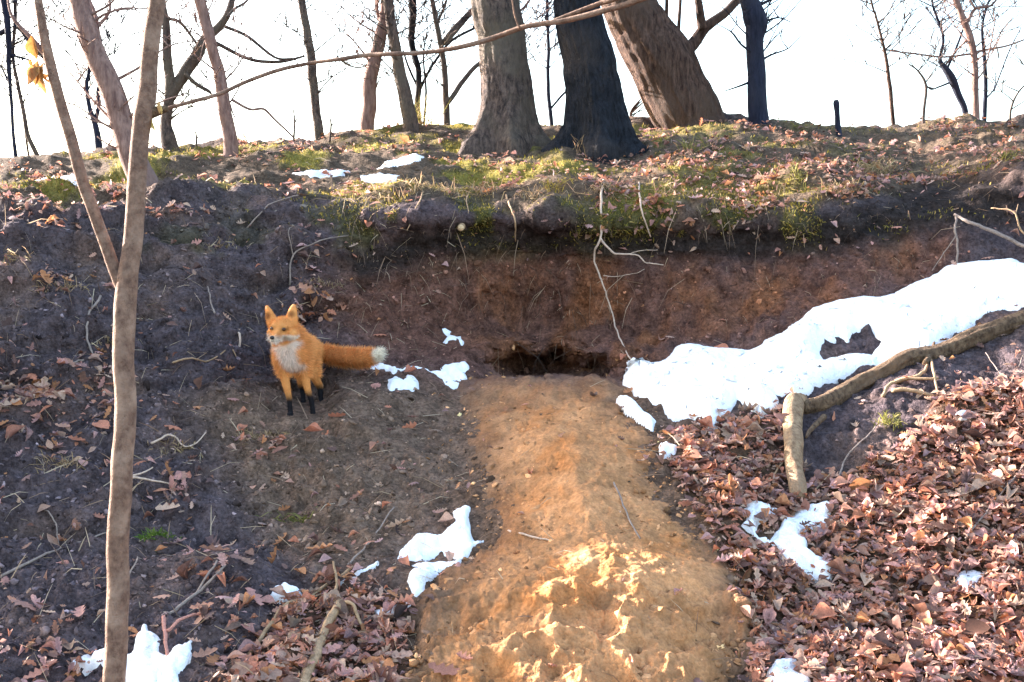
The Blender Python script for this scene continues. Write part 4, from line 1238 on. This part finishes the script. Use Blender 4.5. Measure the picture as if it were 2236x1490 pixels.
def hang_leaves(label, u0, v0, n, Y, length, cols, name="withered_leaf", seed=0):
    rng = np.random.default_rng(seed + 300)
    mb = MB()
    p = P(u0 + rng.normal(0, 7, n), v0 + rng.normal(0, 18, n), Y + rng.normal(-0.01, 0.012, n))
    nr3 = np.stack([rng.normal(0, .5, n), np.full(n, -1.0), rng.normal(0, .3, n)], 1)
    z = nr3 / np.linalg.norm(nr3, axis=1)[:, None]
    y = np.stack([rng.normal(0, .35, n), rng.normal(0, .2, n), np.full(n, -1.0)], 1)
    x = np.cross(y, z); x /= np.linalg.norm(x, axis=1)[:, None]
    y = np.cross(z, x)
    R = np.stack([x, y, z], 2)
    c = np.array(cols)[rng.integers(0, len(cols), n)]
    scatter(mb, LEAVES, p, R, rng.uniform(.7, 1.2, n) * length, c, 0.08, rng)
    return tag(mb.build(name, M_LEAF), label, "leaf", "withered leaves on branches")


hang_leaves("yellow orange withered leaves hanging from the sapling's left stem", 88, 168, 7, SY - .01, 0.07, [(0.36, 0.16, 0.045), (0.42, 0.21, 0.07), (0.46, 0.25, 0.09), (0.28, 0.13, 0.045)], seed=1)
hang_leaves("small yellow leaf at the knot where the long branch meets the sapling", 352, 242, 3, SY - .03, 0.04, [(0.75, 0.55, 0.2), (0.6, 0.36, 0.15)], seed=2)

mb = MB()
by = [(362, 238, 9, 3.9), (420, 222, 11, 3.9), (480, 205, 11, 3.92), (540, 178, 11, 3.95), (610, 153, 11, 3.95), (680, 138, 10, 3.95), (740, 130, 11, 3.9), (800, 121, 12, 3.9), (860, 118, 12, 3.85), (930, 115, 12, 3.85), (1010, 102, 13, 3.8), (1080, 82, 14, 3.8), (1150, 58, 14, 3.75), (1230, 46, 15, 3.7), (1310, 26, 16, 3.65), (1400, -2, 17, 3.6), (1600, -80, 19, 3.5), (2000, -320, 24, 3.4)]


def deep_tube(mb, rows, seg=10, seed=0):
    a = np.array(rows, float)
    q = catmull(np.hstack([P(a[:, 0], a[:, 1], a[:, 3]), (a[:, 2] * a[:, 3] / F * .41)[:, None]]), 6)
    vv, ff = tube(q[:, :3], q[:, 3], seg, relief=.12, relief_scale=(1.5, 16), seed=seed)
    mb.add(vv, ff)


o = empty("long_branch", tuple(P(1400, -2, 3.6)))
tag(o, "long bare branch slanting across in front of the big trunks, thin tip at the sapling", "branch")
deep_tube(mb, by, seed=41)
mb.build("main_stem", M_SAPLING, o)
mb = MB()
deep_tube(mb, [(1190, 53, 9, 3.72), (1240, 34, 12, 3.7), (1310, 8, 13, 3.66), (1360, -8, 14, 3.62), (1600, -100, 15, 3.5)], seed=42)
mb.build("fork", M_SAPLING, o)
mb = MB()
deep_tube(mb, [(1135, 62, 6, 3.74), (1126, 40, 5, 3.73), (1120, 10, 5, 3.72), (1112, -60, 3, 3.7)], 8, seed=43)
mb.build("side_twig", M_SAPLING, o)
mb = MB()
deep_tube(mb, [(742, 130, 7, 3.9), (765, 144, 5, 3.9), (785, 148, 4, 3.9), (802, 142, 3, 3.9)], 8, seed=44)
mb.build("side_twig", M_LIMB, o)

# ------------------------------------------------------------------ fallen log with its bent end
lp = [(2420, 600, 0.030, 0.052), (2330, 645, 0.036, 0.050), (2236, 697, 0.042, 0.047), (2150, 735, 0.042, 0.046), (2060, 774, 0.042, 0.045), (1980, 800, 0.042, 0.043), (1900, 832, 0.042, 0.043), (1850, 855, 0.042, 0.043), (1800, 880, 0.048, 0.043), (1768, 886, 0.050, 0.040), (1752, 890, 0.045, 0.034)]
a = np.array(lp)
q = catmull(np.hstack([lay(a[:, :3]), a[:, 3:4]]), 7)
path = q[:, :3] + 0.010 * np.stack([fbm(q[:, :3] * 5 + 9 * j, 170 + j, 3) for j in range(3)], 1)
vv, ff = tube(path, q[:, 3], 28, relief=.36, relief_scale=(2.4, 7), seed=51)
o = empty("fallen_log", tuple(lay([(1850, 880, 0)])[0]))
tag(o, "weathered brown log lying under the snow bank with a bent end hanging down", "log")
mb = MB(); mb.add(vv, ff); mb.build("stem", M_LIMB, o)
ep = np.array([(1754, 874, .075, .030, .026), (1744, 879, .085, .046, .032), (1735, 892, .085, .049, .034), (1731, 930, .085, .046, .034), (1732, 975, .08, .044, .034), (1735, 1015, .075, .042, .033), (1742, 1050, .07, .041, .031), (1746, 1068, .065, .034, .026), (1748, 1075, .06, .018, .014)])
q = catmull(np.hstack([lay(ep[:, :3]), ep[:, 3:5]]), 8)
vv, ff = tube(q[:, :3], q[:, 3], 26, rb=q[:, 4], up=(0, -1, 0.3), relief=.2, relief_scale=(2.5, 7), seed=52)
mb = MB(); mb.add(vv, ff); tag(mb.build("broken_end", M_PALEWOOD, o), "pale blunt broken end hanging straight down")
for pts in ([(1800, 905, .09), (1770, 935, .11), (1760, 960, .1)], [(2020, 800, .1), (2035, 770, .12), (2040, 750, .1)]):
    q = catmull(lay(pts), 5)
    vv, ff = tube(q, np.linspace(.016, .006, len(q)), 8, relief=.2)
    mb = MB(); mb.add(vv, ff); mb.build("broken_branch", M_LIMB, o)

# ------------------------------------------------------------------ the fox
FY = float(S(640.0, 909.0)[1]) + 0.14


def Q(u, v, dy):
    return P(u, v, FY + dy)


def loft(rows, seg=20, n=6, up=(0, 0, 1)):
    """rows of (u, v, dy, across, high)"""
    a = np.array(rows, float)
    if a.shape[1] == 4:
        a = np.hstack([a, a[:, 3:4]])
    q = catmull(np.hstack([Q(a[:, 0], a[:, 1], a[:, 2]), a[:, 3:5]]), n)
    return tube(q[:, :3], q[:, 3], seg, rb=q[:, 4], up=up)


def ball(c, r, seg=18):
    bm = bmesh.new()
    bmesh.ops.create_uvsphere(bm, u_segments=seg, v_segments=seg // 2 + 2, radius=1)
    V = np.array([w.co[:] for w in bm.verts])
    Fc = [[w.index for w in f.verts] for f in bm.faces]
    bm.free()
    return np.asarray(c) + V * np.asarray(r), Fc


def foot_v(u, dy):
    vs = np.arange(930, 800, -0.5)
    ys = S(np.full_like(vs, u), vs)[:, 1]
    return float(vs[np.argmin(np.abs(ys - (FY + dy)))])


parts = []
parts.append(loft([(630, 769, -.225, .038, .046), (631, 768, -.20, .064, .074), (634, 768, -.14, .084, .090), (640, 768, -.04, .089, .091), (650, 766, .10, .080, .082), (661, 763, .24, .070, .074), (672, 763, .36, .062, .068), (678, 767, .43, .040, .046)], 24))
parts.append(loft([(644, 758, -.05, .086), (633, 742, -.12, .080), (623, 727, -.18, .069), (617, 716, -.22, .055)], 20, up=(0, -1, 0)))
HD = np.array([-0.20, -0.95, -0.16]); HD /= np.linalg.norm(HD)
HR = np.cross(HD, (0.06, 0, 1)); HR /= np.linalg.norm(HR)     # towards the right of the picture
if HR[0] < 0: HR = -HR
HU = np.cross(HR, HD)
if HU[2] < 0: HU = -HU
HC = Q(617, 716, -.26)


def hp(f, r, up_):
    return HC + HD * f + HR * r + HU * up_


def hball(f, r, up_, rf, rr, ru):
    V, Fc = ball((0, 0, 0), 1)
    return hp(f, r, up_) + (V[:, 0:1] * rf) * HD + (V[:, 1:2] * rr) * HR + (V[:, 2:3] * ru) * HU, Fc


parts.append(hball(0, 0, 0.006, .064, .057, .050))
parts.append(hball(-.03, 0, -0.01, .058, .061, .060))
for s in (-1, 1):
    parts.append(hball(.000, s * .045, -.030, .042, .035, .031))     # cheek ruff
    parts.append(hball(-.012, s * .058, -.036, .028, .025, .018))
    parts.append(hball(.045, s * .024, .012, .022, .022, .018))       # brow
mz = [(0.035, -.012, .044, .036), (.07, -.022, .031, .027), (.10, -.029, .023, .020), (.125, -.032, .017, .015), (.136, -.033, .010, .009)]
q = catmull(np.array([[*hp(f, 0, w), a_, b_] for f, w, a_, b_ in mz]), 5)
parts.append(tube(q[:, :3], q[:, 3], 16, rb=q[:, 4], up=HU))
for s, tip, base in ((-1, (582, 667, -.245), (594, 702, -.25)), (1, (642, 664, -.245), (635, 702, -.25))):
    b_, t_ = Q(*base), Q(*tip)
    ax = t_ - b_
    pth = np.array([b_ - ax * .25, b_, b_ + ax * .35, b_ + ax * .7, b_ + ax * .95, t_])
    q = catmull(np.hstack([pth, np.array([[.036, .018], [.037, .018], [.032, .014], [.022, .010], [.010, .006], [.003, .003]])]), 5)
    fr = HD * 1.0 + HR * (-0.1 if s > 0 else -.5)
    parts.append(tube(q[:, :3], q[:, 3], 14, rb=q[:, 4], up=fr))
fvL, fvR = foot_v(634, -.15), foot_v(684, -.11)
hvR, hvL = foot_v(702, .24), foot_v(662, .27)
legs = [
    [(614, 782, -.13, .042), (619, 812, -.14, .029), (625, 840, -.145, .021), (630, 862, -.145, .016), (633, 884, -.145, .0135), (634, fvL - 9, -.15, .0145), (634, fvL - 4, -.165, .0165), (632, fvL - 2.5, -.19, .015), (631, fvL - 2, -.205, .007)],
    [(662, 782, -.09, .042), (665, 812, -.10, .031), (669, 838, -.105, .021), (674, 858, -.105, .016), (680, 876, -.105, .0135), (684, fvR - 9, -.11, .0145), (684, fvR - 4, -.125, .0165), (683, fvR - 2.5, -.15, .015), (682, fvR - 2, -.165, .007)],
    [(672, 772, .32, .058), (680, 800, .22, .040), (688, 824, .19, .025), (698, 844, .27, .018), (700, hvR - 20, .265, .0135), (702, hvR - 8, .25, .0135), (702, hvR - 4, .235, .0155), (701, hvR - 2, .205, .011)],
    [(652, 774, .34, .055), (656, 804, .24, .038), (657, 826, .22, .025), (660, 846, .30, .018), (661, hvL - 20, .295, .0135), (662, hvL - 8, .28, .0135), (662, hvL - 4, .265, .0155), (661, hvL - 2, .235, .011)]]
for L in legs:
    parts.append(loft(L, 14, up=(0.2, -1, 0.1)))
TAIL = [(674, 766, .42, .034), (694, 769, .46, .043), (718, 776, .46, .045), (748, 781, .42, .045), (778, 782, .37, .046), (803, 781, .33, .042), (820, 776, .31, .030), (831, 769, .30, .015), (835, 764, .30, .004)]
parts.append(loft(TAIL, 18))

mb_v, mb_f, off = [], [], 0
for V, Fc in parts:
    mb_v.append(V)
    mb_f += [[int(k) + off for k in f] for f in (Fc.tolist() if isinstance(Fc, np.ndarray) else Fc)]
    off += len(V)
raw = bpy.data.meshes.new("fox_raw")
raw.from_pydata(np.concatenate(mb_v).tolist(), [], mb_f)
ro = bpy.data.objects.new("fox_raw", raw)
C.objects.link(ro)
md = ro.modifiers.new("r", 'REMESH'); md.mode = 'VOXEL'; md.voxel_size = 0.0055
md2 = ro.modifiers.new("s", 'SMOOTH'); md2.factor = 0.5; md2.iterations = 5
bpy.context.view_layer.update()
ev = ro.evaluated_get(bpy.context.evaluated_depsgraph_get())
em = ev.to_mesh()
FV = np.array([w.co[:] for w in em.vertices])
FN = np.array([w.normal[:] for w in em.vertices])
FF = [list(p.vertices) for p in em.polygons]
ev.to_mesh_clear()
bpy.data.objects.remove(ro)
bpy.data.meshes.remove(raw)


def near(path_rows, V):
    """distance along and to a body line"""
    a = np.array(path_rows, float)[:, :3]
    q = catmull(Q(a[:, 0], a[:, 1], a[:, 2]), 8)
    d = np.linalg.norm(V[:, None] - q[None], axis=2)
    return d.argmin(1) / (len(q) - 1), d.min(1)


ORANGE, DEEP, CREAM, BLACK, GREYW = map(np.array, ((0.70, 0.31, 0.10), (0.56, 0.215, 0.06), (0.78, 0.68, 0.58), (0.014, 0.012, 0.014), (0.70, 0.57, 0.49)))
fc = np.broadcast_to(ORANGE, FV.shape).copy()


def fmix(k, m):
    global fc
    fc = fc * (1 - m[:, None]) + k * m[:, None]


fnz = fbm(FV * 25, 201, 3)
fmix(DEEP, smooth(-0.2, 0.5, fnz) * 0.45)
rel = FV - HC
hf, hr, hu = rel @ HD, rel @ HR, rel @ HU
uu, vv_ = project(FV)
front = smooth(-0.2, 0.35, -FN[:, 1])
bib = smooth(-5, 6, poly_sd(uu, vv_, [(592, 752), (606, 757), (632, 750), (652, 742), (654, 752), (646, 765), (650, 788), (664, 792), (668, 803), (650, 810), (636, 814), (622, 806), (612, 786), (604, 768)]) + 4 * fnz)
headm = (hf > -0.06) & (np.abs(hr) < .11) & (hu > -.075)
fmix(GREYW, bib * front * (FV[:, 1] < FY + 0.0))
chk = smooth(-.022, -.036, hu + 0.15 * np.abs(hr) - .008) * smooth(.012, .03, np.abs(hr) + .3 * hf) * headm * (hf > -.03)
fmix(CREAM, np.clip(chk, 0, 1) * 0.9)
fmix(CREAM, headm * smooth(.03, .055, hf) * smooth(-.022, -.034, hu) * 0.95)
fmix(CREAM * .9, headm * smooth(-.034, -.044, hu) * smooth(-.03, .0, hf) * (np.abs(hr) < .055) * .95)
for s in (-1, 1):                                              # dark smudge from eye to muzzle
    fmix(DEEP * 0.3, headm * np.exp(-((hr - s * .032) / .016) ** 2 - ((hu - .004) / .011) ** 2) * (hf > .03) * 0.9)
    fmix(DEEP * 0.45, headm * np.exp(-((hr - s * .019) / .007) ** 2 - ((hu + .020) / .012) ** 2) * (hf > .06) * 0.6)
for tip, base in (((583, 673, -.245), (594, 704, -.25)), ((641, 670, -.245), (636, 702, -.25))):
    b_, t_ = Q(*base), Q(*tip)
    d = np.linalg.norm(FV - (b_ * .55 + t_ * .45), axis=1)
    fmix(np.array((0.16, 0.055, 0.02)), smooth(.030, .012, d) * (FN @ HD > 0.3) * 0.85)
    fmix(CREAM * .8, smooth(.012, .002, np.linalg.norm(FV - t_, axis=1)) * .5)
for L, (va, vb) in zip(legs, ((856, 878), (848, 868), (836, 850), (836, 850))):
    t, d = near(L, FV)
    fmix(BLACK, smooth(va, vb, vv_ + 3 * fnz) * smooth(.05, .035, d))
t, d = near(TAIL, FV)
fmix(np.array((0.72, 0.34, 0.12)), smooth(.2, .3, t) * smooth(.11, .08, d) * (uu > 715) * .8)
fmix(DEEP * .7, smooth(.66, .74, t) * smooth(.11, .08, d) * (uu > 770) * .6)
fmix(np.array((0.80, 0.72, 0.60)), smooth(.68, .75, t + .03 * fnz) * smooth(.11, .08, d) * (uu > 780))
fo = empty("fox", tuple(Q(660, 900, .1)))
tag(fo, "red fox standing on the bank facing the viewer, white tipped tail held out", "fox")
obj("body", FV, FF, M_FUR, fo, fc)

# coat: short hairs lying back along the body
tri = np.array([[f[0], f[1], f[2]] for f in FF] + [[f[0], f[2], f[3]] for f in FF if len(f) == 4])
A_ = np.linalg.norm(np.cross(FV[tri[:, 1]] - FV[tri[:, 0]], FV[tri[:, 2]] - FV[tri[:, 0]]), axis=1)
rng = np.random.default_rng(5)
NH = 46000
ti = rng.choice(len(tri), NH, p=A_ / A_.sum())
b1, b2 = rng.uniform(0, 1, (2, NH))
sw = b1 + b2 > 1
b1[sw], b2[sw] = 1 - b1[sw], 1 - b2[sw]
w3 = np.stack([1 - b1 - b2, b1, b2], 1)
hpnt = (FV[tri[ti]] * w3[..., None]).sum(1)
hn = (FN[tri[ti]] * w3[..., None]).sum(1)
hc = (fc[tri[ti]] * w3[..., None]).sum(1)
u_, v_ = project(hpnt)
tT, dT = near(TAIL, hpnt)
in_tail = (dT < .085) & (u_ > 705)
flow = np.broadcast_to(np.array([0.15, 0.75, -0.55]), hpnt.shape).copy()
flow[in_tail] = np.array([0.9, -0.2, 0.05])
leg_h = (v_ > 822) & ~in_tail
flow[leg_h] = np.array([0.05, 0.1, -1.0])
hd_ = (hpnt - HC)
isf = (np.linalg.norm(hd_, axis=1) < .10) | ((hd_ @ HU > .03) & (np.linalg.norm(hd_, axis=1) < .2))
flow[isf] = hd_[isf] / np.linalg.norm(hd_[isf], axis=1)[:, None] + np.array([0, 0.6, -0.2])
dr = hn * 0.55 + flow * 0.7 + rng.normal(0, 0.22, hpnt.shape)
Lh = np.where(in_tail, .034, np.where(leg_h, .008, np.where(isf, .010, .029))) * rng.uniform(.6, 1.25, NH)
muz = ((hd_ @ HD) > .05) & isf
Lh[muz] = .004
Lh[hd_ @ HU > .055] = .006
dr /= np.linalg.norm(dr, axis=1)[:, None]
sd_ = np.cross(dr, hn + rng.normal(0, .3, hpnt.shape))
sd_ /= np.linalg.norm(sd_, axis=1)[:, None] + 1e-9
wd = np.where(isf | leg_h, .0010, .0016)[:, None]
HV = np.stack([hpnt - sd_ * wd - hn * .002, hpnt + sd_ * wd - hn * .002, hpnt + dr * Lh[:, None]], 1)
HF = np.arange(NH * 3).reshape(-1, 3)
hcol = hc * rng.uniform(.75, 1.3, (NH, 1))
hcol = np.repeat(hcol[:, None], 3, 1)
hcol[:, 2] = hcol[:, 2] * 1.15
obj("fur", HV.reshape(-1, 3), HF, M_HAIR, fo, hcol.reshape(-1, 3))
for s in (-1, 1):
    V, Fc = hball(.060, s * .031, .004, .010, .0105, .0100)
    obj("eye", V, Fc, M_EYE, fo)
V, Fc = hball(.137, 0, -.027, .010, .0125, .010)
obj("nose", V, Fc, M_NOSE, fo)
q = catmull(np.array([hp(.088, -.022, -.047), hp(.118, -.014, -.046), hp(.132, 0, -.0445), hp(.118, .014, -.046), hp(.088, .022, -.047)]), 6)
V, Fc = tube(q, .0032, 8)
obj("mouth", V, Fc, M_NOSE, fo)
